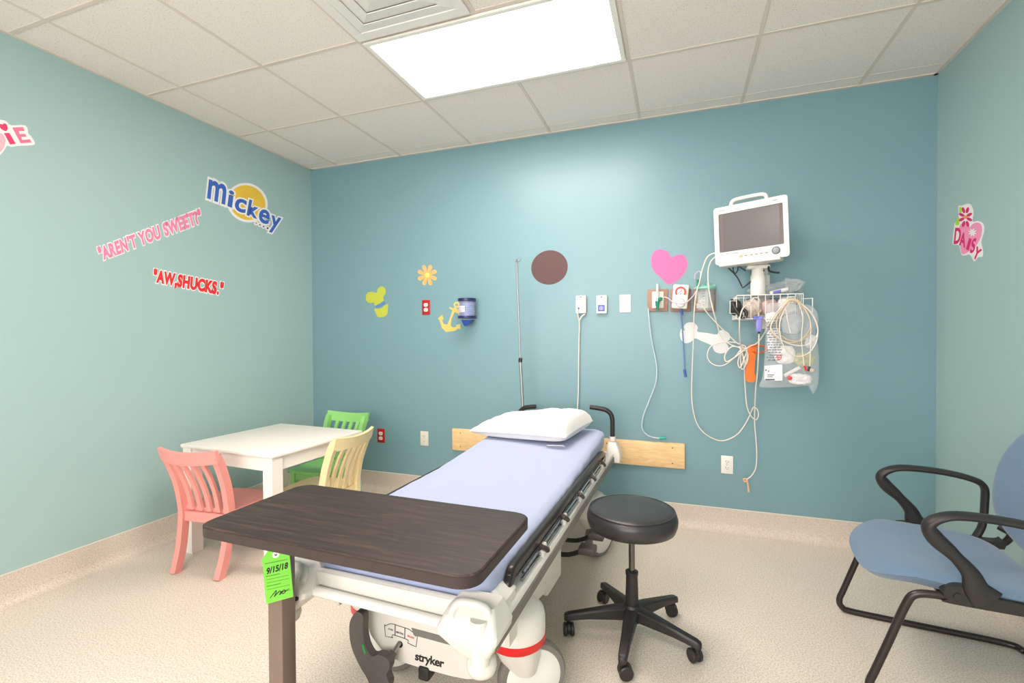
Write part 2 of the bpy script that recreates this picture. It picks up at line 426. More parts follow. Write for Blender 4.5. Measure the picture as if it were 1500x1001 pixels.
# call units
P = back(852, 446.5)
t = thing('call_station', 'white call box with a grey cord plugged in, above the pillow', 'call box', P)
MB().box((-.036, -.03, -.062), (.036, 0, .062), .006, 3).build('housing', M_WHITE, t)
mb = MB(); mb.tube([(-.03, -.0305, .044), (-.012, -.0305, .036), (.012, -.0305, .036), (.03, -.0305, .044)], .0015, 6); mb.cyl((0, -.0315, .05), (0, -.029, .05), .006, n=14); mb.build('seam', M_GREY, t)
MB().cyl((-.016, -.036, -.028), (-.016, -.029, -.028), .007, n=14).build('cord_socket', M_BLACK, t)
P = back(882, 446.5)
t = thing('call_station', 'white call box with a square blue button panel', 'call box', P)
MB().box((-.036, -.026, -.062), (.036, 0, .062), .006, 3).build('housing', M_WHITE, t)
MB().box((-.024, -.028, -.047), (.022, -.025, -.003), .001, 1).build('button_panel', mat('call_blue', (92, 104, 190), .5), t)
mb = MB(); mb.torus((-.001, -.0285, -.025), .011, .0012, (0, 1, 0), 20, 6); mb.cyl((-.001, -.029, -.025), (-.001, -.0275, -.025), .004, n=12); mb.build('call_symbol', M_WHITE, t)
MB().cyl((0, -.0275, .05), (0, -.025, .05), .006, n=14).build('indicator', M_GREY, t)
P = back(916, 445)
t = thing('switch_plate', 'plain white wall plate with a round knob and a rocker, right of the call boxes', 'switch', P)
MB().box((-.037, -.006, -.06), (.037, 0, .06), .003, 2).build('cover_plate', M_WPAINT, t)
MB().box((-.016, -.012, -.026), (.018, -.005, -.006), .004, 2).build('rocker', M_WPAINT, t)
MB().torus((0, -.0065, .018), .013, .0016, (0, 1, 0), 20, 6).build('dial_ring', M_CREAM, t)
MB().cyl((0, -.009, .018), (0, -.005, .018), .004, n=12).build('dial', M_CREAM, t)
# call cord
Q = [back(848, 453, .034), back(848.5, 462, .05), back(850, 474, .03), back(849, 500, .02), back(848.5, 540, .02), back(848, 575, .02), back(847, 600, .03), back(846, 640, .04)]
tag(MB().tube(Q, .0042, 8).build('call_cable', M_CABLE), 'grey cord hanging from the call box down behind the pillow', 'cord')
o = MB().tube([back(850, 470, .035), back(854, 464, .04), back(858, 461, .035)], .005, 8).build('cable_clip', M_CABLE)
tag(o, 'small ivory clip sticking out of the call box cord', 'clip')
# bag dispenser
P = back(690.5, 457)
t = thing('bag_dispenser', 'clear wall canister with navy rings holding blue sick bags', 'dispenser', P)
r0, cy = .062, -.075
MB().lathe([(r0, .05), (r0+.006, .052), (r0+.006, .072), (r0, .074), (.02, .074), (.02, .05)], (0, cy, .022)).build('top_ring', M_DBLUE, t)
MB().lathe([(r0-.004, -.052), (r0+.007, -.052), (r0+.007, -.034), (r0-.004, -.034)], (0, cy, .0)).build('bottom_ring', M_DBLUE, t)
MB().lathe([(r0, -.05), (r0, .085), (r0-.002, .085), (r0-.002, -.05)], (0, cy, 0)).build('canister', M_CLEAR, t)
MB().box((-.03, cy+.05, -.05), (.03, 0, .09), .004).build('wall_bracket', M_DBLUE, t)
mb = MB()
for k in range(7): mb.torus((0, cy, -.035+k*.017), .046, .0095, (0, 0, 1), 24, 8)
mb.cyl((0, cy, -.045), (0, cy, .08), .046, n=24); mb.build('bag_roll', M_BAG, t)
MB().lathe([(.045, -.052), (.05, -.056), (.048, -.064), (.03, -.068)], (0, cy, 0)).build('outlet_ring', M_CLEAR, t)
mb = MB()
mb.rings([[(-.04, cy-.02, -.062), (.0, cy-.035, -.064), (.042, cy-.015, -.062), (.04, cy+.02, -.062), (-.035, cy+.02, -.062)],
          [(-.032, cy-.012, -.085), (-.002, cy-.024, -.088), (.03, cy-.01, -.082), (.03, cy+.012, -.082), (-.028, cy+.014, -.085)],
          [(-.024, cy-.004, -.106), (-.008, cy-.010, -.112), (.004, cy-.004, -.104), (.004, cy+.006, -.104), (-.022, cy+.006, -.108)]])
mb.build('hanging_bag', M_BAG, t, ang=20)
mb = MB(); n = 8
mb.rings([[(math.sin(a)*(r0+.001)*1, cy-math.cos(a)*(r0+.001), z) for a in [R(-62+70*i/n) for i in range(n+1)]]+[(math.sin(a)*(r0), cy-math.cos(a)*(r0), z) for a in [R(8-70*i/n) for i in range(n+1)]] for z in (-.008, .036)])
lb = mb.build('paper_label', mat('label_paper', (232, 226, 238), .6), t)
mb = MB()
for k, (a0, a1) in enumerate(((-55, -12), (-50, -25), (-52, -2), (-52, -8))):
    z = .026-k*.009
    mb.rings([[(math.sin(R(a))*(r0+.0018), cy-math.cos(R(a))*(r0+.0018), z+dz) for dz in (-.0012, .0012)]+[(math.sin(R(a))*(r0+.0005), cy-math.cos(R(a))*(r0+.0005), z+dz) for dz in (.0012, -.0012)] for a in [a0+(a1-a0)*i/6 for i in range(7)]])
mb.build('label_lines', M_GREYINK, lb)

# gas outlets
def gas(px0, px1, label, name):
    P = back((px0+px1)/2, 440.5); hw = (back(px1, 440).x-back(px0, 440).x)/2
    t = thing(name, label, 'gas outlet', P)
    MB().box((-hw, -.012, -.073), (hw, 0, .073), .004, 2).build('back_plate', M_BROWN, t)
    MB().box((-hw*.56, -.024, -.052), (hw*.6, -.011, .058), .006, 2).build('outlet_block', M_CREAM, t)
    MB().cyl((0, -.03, .0), (0, -.02, .0), .02, n=20).build('port', M_STEEL, t)
    return P
PG = gas(948.5, 978.5, 'brown gas outlet plate carrying the green fitting, leftmost of the three', 'oxygen_outlet')
PV = gas(982, 1012, 'brown gas outlet plate behind the red dial regulator', 'vacuum_outlet')
PC = gas(1015, 1048, 'brown gas outlet plate behind the suction jar with the green lid', 'vacuum_outlet')
t = thing('oxygen_flowmeter', 'clear tube flowmeter with a green nozzle on the left gas outlet', 'flowmeter', PG)
MB().cyl((.0, -.05, .005), (.0, -.05, .105), .0085, n=14).build('flow_tube', mat('frosted_tube', (228, 230, 222), .2, alpha=.7), t)
mb = MB(); mb.cyl((0, -.02, .0), (0, -.06, .0), .012, n=16); mb.cyl((0, -.05, -.012), (0, -.05, .012), .013, n=16); mb.build('valve_body', M_STEEL, t)
MB().lathe([(.004, -.075), (.007, -.062), (.006, -.06), (.01, -.048), (.008, -.046), (.013, -.03), (.011, -.028), (.015, -.014), (.015, -.008), (.004, -.008)], (0, -.052, 0), n=16).build('nozzle', M_TEALG, t)
MB().lathe([(.011, 0), (.013, .004), (.013, .018), (.009, .02)], (.012, -.058, .004), (.6, -.8, 0), 14).build('control_knob', M_TEALG, t)
t = thing('suction_regulator', 'white suction regulator with a red dial and a round knob', 'regulator', PV+Vector((-.003, 0, .012)), 0)
Mt = Matrix.Rotation(R(5), 4, 'Y')
MB().box((-.047, -.085, -.068), (.047, -.02, .084), .008, 3, M=Mt).build('housing', M_WHITE, t)
g = MB().lathe([(.0, 0), (.037, 0), (.037, .004), (.033, .005), (0, .005)], (.003, -.085, .036), (0, -1, 0), 28).build('gauge', M_WPAINT, t)
mb = MB()
for a0, a1 in ((-40, 215),):
    ring = [(math.cos(R(a0+(a1-a0)*i/24)), math.sin(R(a0+(a1-a0)*i/24))) for i in range(25)]
    mb.prism([(.003+c*.034, .036+s_*.034) for c, s_ in ring]+[(.003+c*.022, .036+s_*.022) for c, s_ in ring[::-1]], lambda u, v, tt: (u, -.0895-tt, v), 0, .0015)
mb.build('dial_band', mat('dial_red', (226, 70, 62), .5), g)
mb = MB(); mb.box((-.001, -.0935, .022), (.006, -.0915, .026)); mb.tube([(-.01, -.093, .028), (.012, -.093, .05)], .0016, 6, smooth=0); mb.build('needle', M_INK, g)
k = MB().lathe([(.0, 0), (.028, 0), (.028, .008), (.02, .014), (.0, .014)], (.002, -.085, -.034), (0, -1, 0), 24).build('control_knob', M_WPAINT, t)
MB().torus((.002, -.094, -.034), .025, .002, (0, 1, 0), 24, 6).build('knob_ring', M_DGREY, k)
# suction jar
P = back(1032, 438)
t = thing('suction_canister', 'clear suction jar with a pale green lid on the right gas outlet', 'canister', P)
cy = -.075
MB().lathe([(.046, -.078), (.05, -.07), (.055, .055), (.053, .055), (.048, -.07), (.0, -.072)], (0, cy, 0), n=28).build('jar', M_CLEAR, t)
MB().lathe([(.062, .052), (.066, .056), (.066, .066), (.05, .074), (.0, .076)], (0, cy, 0), n=28).build('lid', M_MINTL, t)
mb = MB()
mb.lathe([(.012, .07), (.011, .09), (.008, .092), (.0, .092)], (.02, cy-.02, 0), n=14); mb.lathe([(.014, .07), (.012, .084), (.0, .085)], (-.01, cy+.01, 0), n=14); mb.box((.015, cy-.012, .068), (.06, cy+.02, .082), .005); mb.build('lid_ports', M_MINTL, t)
MB().lathe([(.007, .07), (.007, .1), (.009, .1), (.008, .115), (.0, .115)], (-.043, cy-.015, 0), n=12).build('elbow_port', M_TEALG, t)
MB().cyl((.012, cy-.01, -.06), (.012, cy-.01, .07), .009, n=12).build('dip_tube', mat('frosted_tube', (228, 230, 222), .2, alpha=.7), t)
mb = MB()
for k in range(6):
    a = R(-8); z = -.045+k*.017; rr = .0535
    mb.box((math.sin(a)*rr-.009, cy-math.cos(a)*rr-.001, z), (math.sin(a)*rr+.004, cy-math.cos(a)*rr+.002, z+.003))
mb.build('scale_marks', M_GREYINK, t)
MB().box((-.05, cy+.045, -.06), (.05, -.012, -.03), .004).build('jar_bracket', M_CREAM, t)

# tubing
mb = MB(); mb.tube([back(950, 452, .03), back(952, 478, .03), back(956, 505, .03), back(962, 535, .03), back(961, 560, .03), back(952, 585, .03), back(943, 608, .03), back(941, 626, .03), back(948, 636, .03), back(958, 640, .03), back(967, 641, .03)], .0048, 8)
t = mb.build('oxygen_tube', M_TUBE); tag(t, 'clear oxygen tube hanging in a curve with a green end', 'tube')
MB().cyl(back(966, 641, .03), back(976, 640.5, .03), .009, n=12).build('tube_end', mat('teal_tip', (40, 170, 150), .4), t)
mb = MB(); mb.tube([back(997.5, 460, .07), back(999.5, 480, .05), back(1001, 505, .03), back(1003, 542, .03)], .0045, 8)
t = mb.build('suction_tube', M_BLUETUBE); tag(t, 'thin blue suction tube hanging straight below the red dial regulator', 'tube')
MB().cyl(back(998, 450, .075), back(998.8, 462, .065), .0075, n=12).build('top_connector', M_BLUE, t)
MB().cyl(back(1002.5, 541, .03), back(1004, 552, .03), .0078, n=12).build('tube_end', M_BLUE, t)
mb = MB(); mb.tube([back(971, 436, .05), back(979, 438, .06), back(986, 444, .09), back(997, 447, .1), back(1006, 444, .1), (back(1016, 434, .12)), back(1022, 422, .13), back(1025, 408, .13), back(1024, 401, .12), back(1018, 404, .1), back(1017, 411, .09)], .0035, 8)
tag(mb.build('suction_tube', mat('rose_tubing', (226, 196, 214), .25, alpha=.85)), 'thin rose tube looping from the dial regulator up to the green lid', 'tube')

# ------------------------------------------------------------------ stickers
def sticker(name, label, cat='sticker', group=None, at=None):
    return thing(name, label, cat, at)
def layer(t, name, vf, m, wallf, t0, t1):
    loc = Vector(t.location)
    return MB().flat(vf, lambda u, v, tt: wallf(u, v, tt)-loc, t0, t1).build(name, m, t, flat=True)
# flower
t = sticker('flower_sticker', 'orange eight petal flower sticker on the teal wall', at=back(626, 403))
c = (626, 403.2); pts = []
for k in range(8):
    a = R(-68+45*k)
    for da, rr in ((-22, 5.2), (-16, 9), (-15, 12.5), (-8, 15.2), (0, 15.8), (8, 15.2), (15, 12.5), (16, 9)):
        pts.append((c[0]+math.cos(a+R(da))*rr*.94, c[1]+math.sin(a+R(da))*rr))
layer(t, 'petals', shape([pts]), vinyl('orange', (238, 174, 100), .06), back, 0, .0012)
layer(t, 'flower_center', shape([circle(626, 403.2, 3.6, 20)]), vinyl('lemon', (246, 218, 110)), back, .001, .0018)
# hat
t = sticker('hat_sticker', 'yellow green hat sticker with a blue band on the teal wall', at=back(552, 443))
k = 1/6.675
def z7(l): return [(520+a*k, 370+b*k) for a, b in l]
layer(t, 'hat_crown', shape([blob(z7([(195, 520), (185, 490), (150, 495), (115, 478), (107, 435), (125, 395), (170, 385), (212, 395), (225, 355), (262, 332), (296, 355), (298, 400), (276, 440), (280, 470), (240, 498)]), 5)]), vinyl('lime', (188, 194, 66), .04), back, 0, .0012)
layer(t, 'hat_base', shape([blob(z7([(190, 552), (250, 548), (300, 512), (322, 508), (322, 550), (316, 600), (285, 628), (230, 634), (212, 608)]), 4)]), vinyl('lime', (188, 194, 66), .04), back, 0, .0012)
layer(t, 'hat_band', shape([z7([(202, 520), (245, 508), (288, 476), (300, 500), (262, 528), (206, 546)])]), vinyl('hatblue', (88, 130, 180)), back, 0, .0012)
# anchor
t = sticker('anchor_sticker', 'pale yellow anchor sticker leaning beside the bag canister', at=back(661, 465))
an = [z7(q) for q in ([(970, 535), (1000, 552), (1032, 572), (1025, 612), (975, 580), (945, 650), (935, 715), (960, 735), (995, 725), (983, 712), (1030, 700), (1030, 755), (1012, 742), (975, 768), (900, 775), (893, 780), (850, 735), (828, 665), (812, 645), (855, 608), (868, 658), (850, 655), (868, 700), (905, 705), (930, 640), (955, 565), (920, 545), (932, 532), (962, 552)],)]
layer(t, 'anchor_body', shape(an), vinyl('anchor', (212, 190, 100), .03), back, 0, .0012)
layer(t, 'anchor_ring', shape([circle(*z7([(997, 512)])[0], 4.6, 24), circle(*z7([(994, 512)])[0], 2.2, 18)[::-1]]), vinyl('anchor', (212, 190, 100), .03), back, 0, .0012)
# plain disc, heart, bone
o = MB().flat(shape([circle(805, 392, 27, 40, 25, R(-20))]), lambda u, v, tt: back(u, v, tt), 0, .0012).build('disc_sticker', vinyl('brown', (84, 56, 56), .08), flat=True)
tag(o, 'plain round dark brown sticker on the teal wall above the stretcher', 'sticker')
hp = blob([(980, 417), (968, 407), (957, 396), (954, 382), (957, 370), (967, 365.5), (978, 369), (983.5, 377), (991, 374), (1001, 374), (1007, 384), (1005, 396), (995, 409)], 6)
tag(MB().flat(shape([hp]), lambda u, v, tt: back(u, v, tt), 0, .0012).build('heart_sticker', vinyl('heart', (218, 104, 160), .03), flat=True), 'pink heart sticker above the gas outlets', 'sticker')
bp = blob([(998, 482), (1003, 485), (1002, 478), (1007, 473), (1016, 473), (1022, 479), (1022, 486), (1036, 488), (1050, 490), (1053, 485), (1060, 484), (1068, 489), (1069, 497), (1064, 502), (1067, 508), (1066, 515), (1056, 518), (1047, 515), (1043, 507), (1040, 505), (1028, 500), (1018, 496), (1012, 501), (1004, 503), (998, 498), (996, 490)], 5)
tag(MB().flat(shape([bp]), lambda u, v, tt: back(u, v, tt), 0, .0012).build('bone_sticker', vinyl('bone', (222, 222, 222), .02), flat=True), 'white bone sticker below the suction jar', 'sticker')

# lettered stickers
V_WHITE = vinyl('white', (238, 234, 232))
def lettered(t, body, p0, p1, p2, m, wallf, off=0.02, back_off=0.11, shear=0.0, space=1.0, bm=V_WHITE, t0=.0008):
    a = text(body, 0, shear, space); x0, x1, y1 = extent(a)
    y1 = extent(text('H', 0))[2]
    if back_off:
        layer(t, 'white_border', fit(text(body, back_off, shear, space), p0, p1, p2, (x0, x1), y1), bm, wallf, 0, .0009)
    return layer(t, 'letters', fit(text(body, off, shear, space), p0, p1, p2, (x0, x1), y1), m, wallf, t0, .0018)
t = sticker('lettering_sticker', 'pink slanted words AREN\'T YOU SWEET? on the mint wall', 'lettering', at=left(218, 343))
lettered(t, '"AREN\'T YOU SWEET?"', (147.5, 381.5), (296.5, 325), (143, 364.5), vinyl('pinkletters', (232, 128, 166), .06), left, .045, .11, 0.0, 1.13)
t = sticker('lettering_sticker', 'red words AW,SHUCKS. on the mint wall', 'lettering', at=left(275, 414))
lettered(t, '"AW,SHUCKS."', (224.5, 412), (325.5, 432), (226, 396), vinyl('redletters', (226, 34, 40)), left, .055, .12, 0.0, 1.13)
# blue word on a plain yellow disc
t = sticker('name_sticker', 'blue lettered word on a yellow disc near the corner of the mint wall', 'lettering', at=left(356, 300))
layer(t, 'disc_border', shape([circle(362, 297, 31, 40, 28, R(35))]), V_WHITE, left, 0, .0008)
layer(t, 'yellow_disc', shape([circle(362, 297, 27.5, 40, 24.5, R(35))]), vinyl('sun', (232, 190, 62), .05), left, .0006, .0013)
BL = vinyl('blue', (54, 100, 184), .04)
for q_, (ch, p0, p1, p2) in enumerate((('m', (303, 289), (329.5, 299), (306, 262)), ('i', (332.5, 301), (340, 304), (335.5, 278)), ('c', (342.5, 307), (359, 312), (345.5, 289)),
                       ('k', (361, 314.5), (376.5, 320.5), (365, 292)), ('e', (377.5, 323), (393, 329), (381, 304.5)), ('y', (394.5, 331), (409, 336), (397.5, 315)))):
    a = text(ch, .025); x0, x1, y1 = extent(a)
    layer(t, 'letter_border', fit(text(ch, .085), p0, p1, p2, (x0, x1), y1), V_WHITE, left, .0010, .0014+q_*.00008)
    layer(t, 'letter', fit(a, p0, p1, p2, (x0, x1), y1), BL, left, .0012, .0022+q_*.0001)
for px, py, m in ((375, 327, vinyl('mauve', (190, 160, 176))), (380.5, 329.5, vinyl('khaki', (150, 132, 112))), (386, 332, vinyl('slate', (96, 128, 170))), (391.8, 334.5, vinyl('ink', (50, 56, 84)))):
    layer(t, 'dot_border', shape([circle(px, py, 3.2, 16)]), V_WHITE, left, .0006, .0012)
    layer(t, 'dot', shape([circle(px, py, 1.5, 14)]), m, left, .001, .0016)
# end of a pink word at the picture's left edge
t = sticker('name_sticker', 'pink letters iE with a heart dot at the far left of the mint wall', 'lettering', at=left(20, 196))
q = 1/8.34
def zl(l): return [(a*q, 150+b*q) for a, b in l]
layer(t, 'white_border', shape([blob(zl([(-130, 560), (-130, 230), (20, 215), (80, 235), (135, 280), (290, 278), (335, 320), (345, 380), (390, 430), (425, 512), (330, 528), (215, 532), (140, 545), (85, 530), (60, 570), (0, 645), (-60, 650)]), 3)]), V_WHITE, left, 0, .0008)
layer(t, 'pink_blob', shape([blob(zl([(-120, 560), (-120, 400), (-20, 370), (40, 400), (65, 470), (50, 545), (0, 610), (-60, 630)]), 4)]), vinyl('blush', (238, 180, 190)), left, .0006, .0012)
hot = vinyl('hotpink', (226, 52, 104), .12)
layer(t, 'heart_dot', shape([blob(zl([(65, 352), (20, 330), (-12, 290), (5, 265), (28, 272), (45, 258), (75, 268), (90, 305), (85, 338)]), 4)]), hot, left, .0006, .0016)
layer(t, 'letter', shape([zl([(46, 375), (112, 375), (190, 508), (122, 515)])]), hot, left, .0006, .0016)
layer(t, 'letter', shape([zl([(148, 308), (280, 303), (300, 350), (226, 352), (236, 388), (305, 386), (322, 420), (256, 424), (270, 462), (362, 452), (385, 490), (250, 500)])]), vinyl('rose', (236, 116, 150), .12), left, .0006, .0016)
# pink word with flower on the right wall
t = sticker('name_sticker', 'magenta letters DAISY with a pink heart and flower on the right wall', 'lettering', at=right(1418, 340))
q2 = 120/1001.0
def zr(l): return [(1380+a*q2, 280+b*q2) for a, b in l]
layer(t, 'white_border', shape([blob(zr([(135, 655), (135, 560), (150, 430), (160, 390), (205, 330), (200, 190), (240, 180), (340, 155), (385, 250), (372, 370), (440, 365), (505, 400), (515, 490), (480, 620), (500, 720), (495, 800), (440, 810), (395, 860), (360, 800), (330, 775), (245, 785), (210, 665)]), 3)]), V_WHITE, right, 0, .0008)
layer(t, 'pink_heart', shape([blob(zr([(250, 770), (225, 650), (215, 500), (225, 410), (290, 400), (340, 440), (380, 400), (440, 385), (485, 420), (490, 500), (460, 600), (400, 690), (320, 745)]), 4)]), vinyl('heartpink', (240, 150, 186)), right, .0006, .0011)
mg = vinyl('magenta', (214, 16, 106))
c = zr([(290, 318)])[0]
for k in range(8):
    a = R(22+45*k); rr = 9.5 if k % 4 in (1, 2) else 7.5
    layer(t, 'petal', shape([circle(c[0]+math.cos(a)*rr*.8, c[1]+math.sin(a)*rr*1.15, 4.6, 16, 2.2, math.atan2(math.sin(a)*1.3, math.cos(a)))]), mg, right, .0009, .0015)
layer(t, 'flower_center', shape([circle(c[0], c[1], 2.6, 16)]), vinyl('amber', (232, 160, 70)), right, .0012, .0019)
for pp in (zr([(165, 410), (185, 345), (215, 330), (208, 412)]), zr([(212, 260), (215, 200), (240, 200), (242, 262)])):
    layer(t, 'leaf', shape([blob(pp, 4)]), vinyl('leaf', (178, 214, 50)), right, .0006, .0012)
c = zr([(375, 505)])[0]
for k in range(4):
    a = R(20+45*k); layer(t, 'small_petal', shape([circle(c[0], c[1], 6.3, 14, 1.3, a)]), V_WHITE, right, .0009, .0013+k*.00012)
for body, p0, p1, p2 in (('D', (145, 642), (222, 636), (165, 450)), ('A', (212, 652), (285, 690), (232, 492)), ('I', (298, 705), (330, 722), (335, 572)), ('S', (343, 760), (400, 735), (372, 590)), ('Y', (372, 800), (440, 850), (425, 670))):
    a = text(body, .03); x0, x1, y1 = extent(a)
    layer(t, 'letter', fit(a, *zr([p0, p1, p2]), (x0, x1), y1), mg, right, .0009, .0017)

# ================================================================== CHILDREN'S TABLE AND CHAIRS
t = thing('kids_table', 'white children\'s play table in the corner with small chairs around it', 'table', (0.628, -1.000, 0), R(-3))
hw, hd, ht = .364, .350, .632
MB().box((-hw, -hd, ht-.020), (hw, hd, ht), .006, 3).build('tabletop', M_WPAINT, t)
for y in (-hd+.030, hd-.030): MB().box((-hw+.06, y-.010, ht-.095), (hw-.06, y+.010, ht-.019)).build('apron', M_WPAINT, t)
for x in (-hw+.030, hw-.030): MB().box((x-.010, -hd+.06, ht-.095), (x+.010, hd-.06, ht-.019)).build('apron', M_WPAINT, t)
for x in (-1, 1):
    for y in (-1, 1):
        cx, cy = x*(hw-.044), y*(hd-.044)
        MB().rings([[(cx+sx*w_, cy+sy*w_, z) for sx, sy in ((-1, -1), (1, -1), (1, 1), (-1, 1))] for w_, z in ((.0315, 0), (.0335, .004), (.0335, ht-.0195))]).build('leg', M_WPAINT, t)

def bar(mb, pts, wx, wy):
    """square section swept in the y-z plane"""
    P = catmull([Vector(p) for p in pts], 6)
    rs = []
    for i, p in enumerate(P):
        d = (P[min(i+1, len(P)-1)]-P[max(i-1, 0)]).normalized()
        nrm = Vector((0, d.z, -d.y)); nrm.normalize()
        rs.append([p+Vector((sx*wx/2, 0, 0))+nrm*(sy*wy/2) for sx, sy in ((-1, -1), (1, -1), (1, 1), (-1, 1))])
    return mb.rings(rs)
def kids_chair(label, m, loc, rot):
    t = thing('kids_chair', label, 'chair', loc, rot)
    SH = .335
    for s in (-1, 1):
        mb = MB(); bar(mb, [(s*.142, -.045, 0), (s*.146, -.008, .12), (s*.150, .012, .26), (s*.153, .014, .34), (s*.156, -.008, .47), (s*.161, -.048, .585), (s*.164, -.078, .645)], .032, .042)
        mb.build('back_leg', m, t, ang=30)
        MB().rings([[(s*.143+a*w_, .305+b*w_, z) for a, b in ((-1, -1), (1, -1), (1, 1), (-1, 1))] for w_, z in ((.015, 0), (.018, .03), (.019, SH-.02))]).build('front_leg', m, t)
    # seat
    mb = MB(); n = 12
    out = [(-.172, .02), (.172, .02), (.172, .30), (.160, .335), (.10, .348), (0, .352), (-.10, .348), (-.160, .335), (-.172, .30)]
    mb.rings([[(x*k, .18+(y-.18)*k, z) for x, y in out] for k, z in ((.97, SH-.022), (1, SH-.017), (1, SH-.006), (.97, SH), (.7, SH-.004), (.3, SH-.006))])
    mb.build('seat', m, t, ang=30)
    for y in (.012, .305): MB().box((-.135, y-.010, SH-.075), (.135, y+.010, SH-.02), .003, 1).build('seat_rail', m, t)
    for s in (-1, 1): MB().box((s*.150-.010, .02, SH-.07), (s*.150+.010, .30, SH-.02), .003, 1).build('seat_rail', m, t)
    # top rail: bowed backwards in the middle
    mb = MB(); n = 14; rs = []
    for i in range(n+1):
        u = -1+2*i/n; x = u*.184; b = -.030*(1-u*u)
        rs.append([(x, y0+b, z0+.014*u*u) for y0, z0 in ((-.062, .598), (-.084, .596), (-.102, .662), (-.082, .666))])
    mb.rings(rs); mb.build('top_rail', m, t, ang=30)
    for i in range(4):
        u = (-.6+.4*i); x0, x1 = u*.148, u*.156
        b = -.026*(1-(u*.9)**2)
        mb = MB(); bar(mb, [(x0, .012, SH-.01), ((x0*.7+x1*.3), -.004+b*.35, .43), ((x0*.35+x1*.65), -.035+b*.7, .53), (x1, -.070+b, .606)], .026, .014); mb.build('slat', m, t, ang=30)
    return t
kids_chair('pink wooden children\'s chair nearest the camera, at the front of the play table', M_PINK, (.590, -1.452, 0), R(5))
kids_chair('bright green wooden children\'s chair behind the play table, against the teal wall', M_GREEN, (.590, -.375, 0), R(180))
kids_chair('pale yellow wooden children\'s chair on the stretcher side of the play table', M_YELLOW, (1.052, -.925, 0), R(92))

# ================================================================== STOOL
t = thing('rolling_stool', 'round black vinyl stool on five casters beside the stretcher', 'stool', (2.783, -1.262, 0), 0)
SZ = .535; r0 = .180
MB().lathe([(.0, SZ-.085), (r0-.022, SZ-.085), (r0-.006, SZ-.078), (r0+.002, SZ-.055), (r0+.003, SZ-.035), (r0-.003, SZ-.016), (r0-.010, SZ-.009), (r0-.014, SZ-.006), (r0-.03, SZ-.001), (r0*.5, SZ), (0, SZ)], n=56).build('seat', M_VINYL, t, ang=60)
MB().torus((0, 0, SZ-.0075), r0-.0095, .0038, (0, 0, 1), 56, 8).build('piping', M_VINYL, t)
MB().lathe([(.0, SZ-.10), (.05, SZ-.10), (.055, SZ-.085), (0, SZ-.085)], n=24).build('seat_plate', M_BLACKM, t)
MB().cyl((0, 0, .25), (0, 0, SZ-.09), .0125, n=20).build('piston', mat('dark_chrome', (110, 105, 100), .22, metal=.9), t)
MB().lathe([(.0, .10), (.027, .10), (.026, .17), (.0235, .255), (.026, .258), (.026, .270), (.02, .274), (0, .274)], n=24).build('gas_column', M_BLACK, t)
MB().lathe([(.0, .068), (.036, .068), (.044, .085), (.042, .12), (.030, .135), (0, .135)], n=24).build('hub', M_BLACK, t)
for k in range(5):
    a = R(-20+72*k); c, s = math.cos(a), math.sin(a)
    def L(u, v, z): return (u*c-v*s, u*s+v*c, z)
    mb = MB()
    mb.rings([[L(u, -w_, z0), L(u, w_, z0), L(u, w_, z1-.006), L(u, w_*.7, z1), L(u, -w_*.7, z1), L(u, -w_, z1-.006)] for u, w_, z0, z1 in
              ((.02, .027, .080, .128), (.08, .024, .078, .122), (.18, .0185, .074, .104), (.262, .016, .064, .089), (.276, .013, .060, .084), (.280, .008, .062, .08))])
    leg = mb.build('leg', M_BLACK, t, ang=40)
    ca = R((35, 100, 160, 200, 290)[k]); ax = Vector((math.cos(ca), math.sin(ca), 0)); ctr = Vector(L(.262, 0, .0265))+Vector((-ax.y, ax.x, 0))*.010
    mb = MB(); mb.cyl(L(.262, 0, .04), L(.262, 0, .07), .007, n=12); mb.lathe([(.012, -.006), (.0225, -.006), (.0225, .006), (.012, .006)], ctr+Vector((0, 0, .004)), ax, 20); mb.build('caster_hood', M_BLACK, leg)
    for sgn in (-1, 1):
        MB().lathe([(.0, .006), (.022, .006), (.0262, .009), (.0262, .018), (.022, .0215), (.010, .0215), (.0, .020)], ctr, ax*sgn, 22).build('wheel', M_BLACK, leg)

# ================================================================== BLUE ARMCHAIR
t = thing('armchair', 'blue fabric armchair with black arms and a black sled base', 'chair', (3.907, -1.103, 0), R(83.2))
# local +y = forward, +x = the back-wall side
rt = .0125
mb = MB()
for s in (-1, 1): pass
P = []
x = .285
loop = [(-x, .06, .400), (-x, .13, .400), (-x, .178, .388), (-x, .202, .345), (-x, .240, .23), (-x, .282, .105), (-x, .298, .055), (-x, .288, .024), (-x, .245, rt), (-x, 0, rt), (-x, -.25, rt), (-x+.03, -.29, rt), (-x+.07, -.30, rt), (x-.07, -.30, rt), (x-.03, -.29, rt), (x, -.25, rt), (x, 0, rt), (x, .245, rt), (x, .288, .024), (x, .298, .055), (x, .282, .105), (x, .240, .23), (x, .202, .345), (x, .178, .388), (x, .13, .400), (x, .06, .400)]
def fillet(pts, k=5):
    return catmull([Vector(p) for p in pts], k)
mb.tube(loop, rt, 12, False, 4)
mb.build('sled_base', M_BLACKM, t, ang=60)
mb = MB()
for s in (-1, 1):
    mb.tube([(s*x, .06, .400), (s*x, -.05, .400), (s*x, -.20, .398), (s*(x-.01), -.245, .42), (s*(x-.03), -.262, .48), (s*(x-.06), -.262, .56)], rt, 10)
mb.cyl((-x, .10, .395), (x, .10, .395), .011, n=12); mb.cyl((-x, -.15, .392), (x, -.15, .392), .011, n=12)
mb.build('seat_frame', M_BLACKM, t, ang=60)
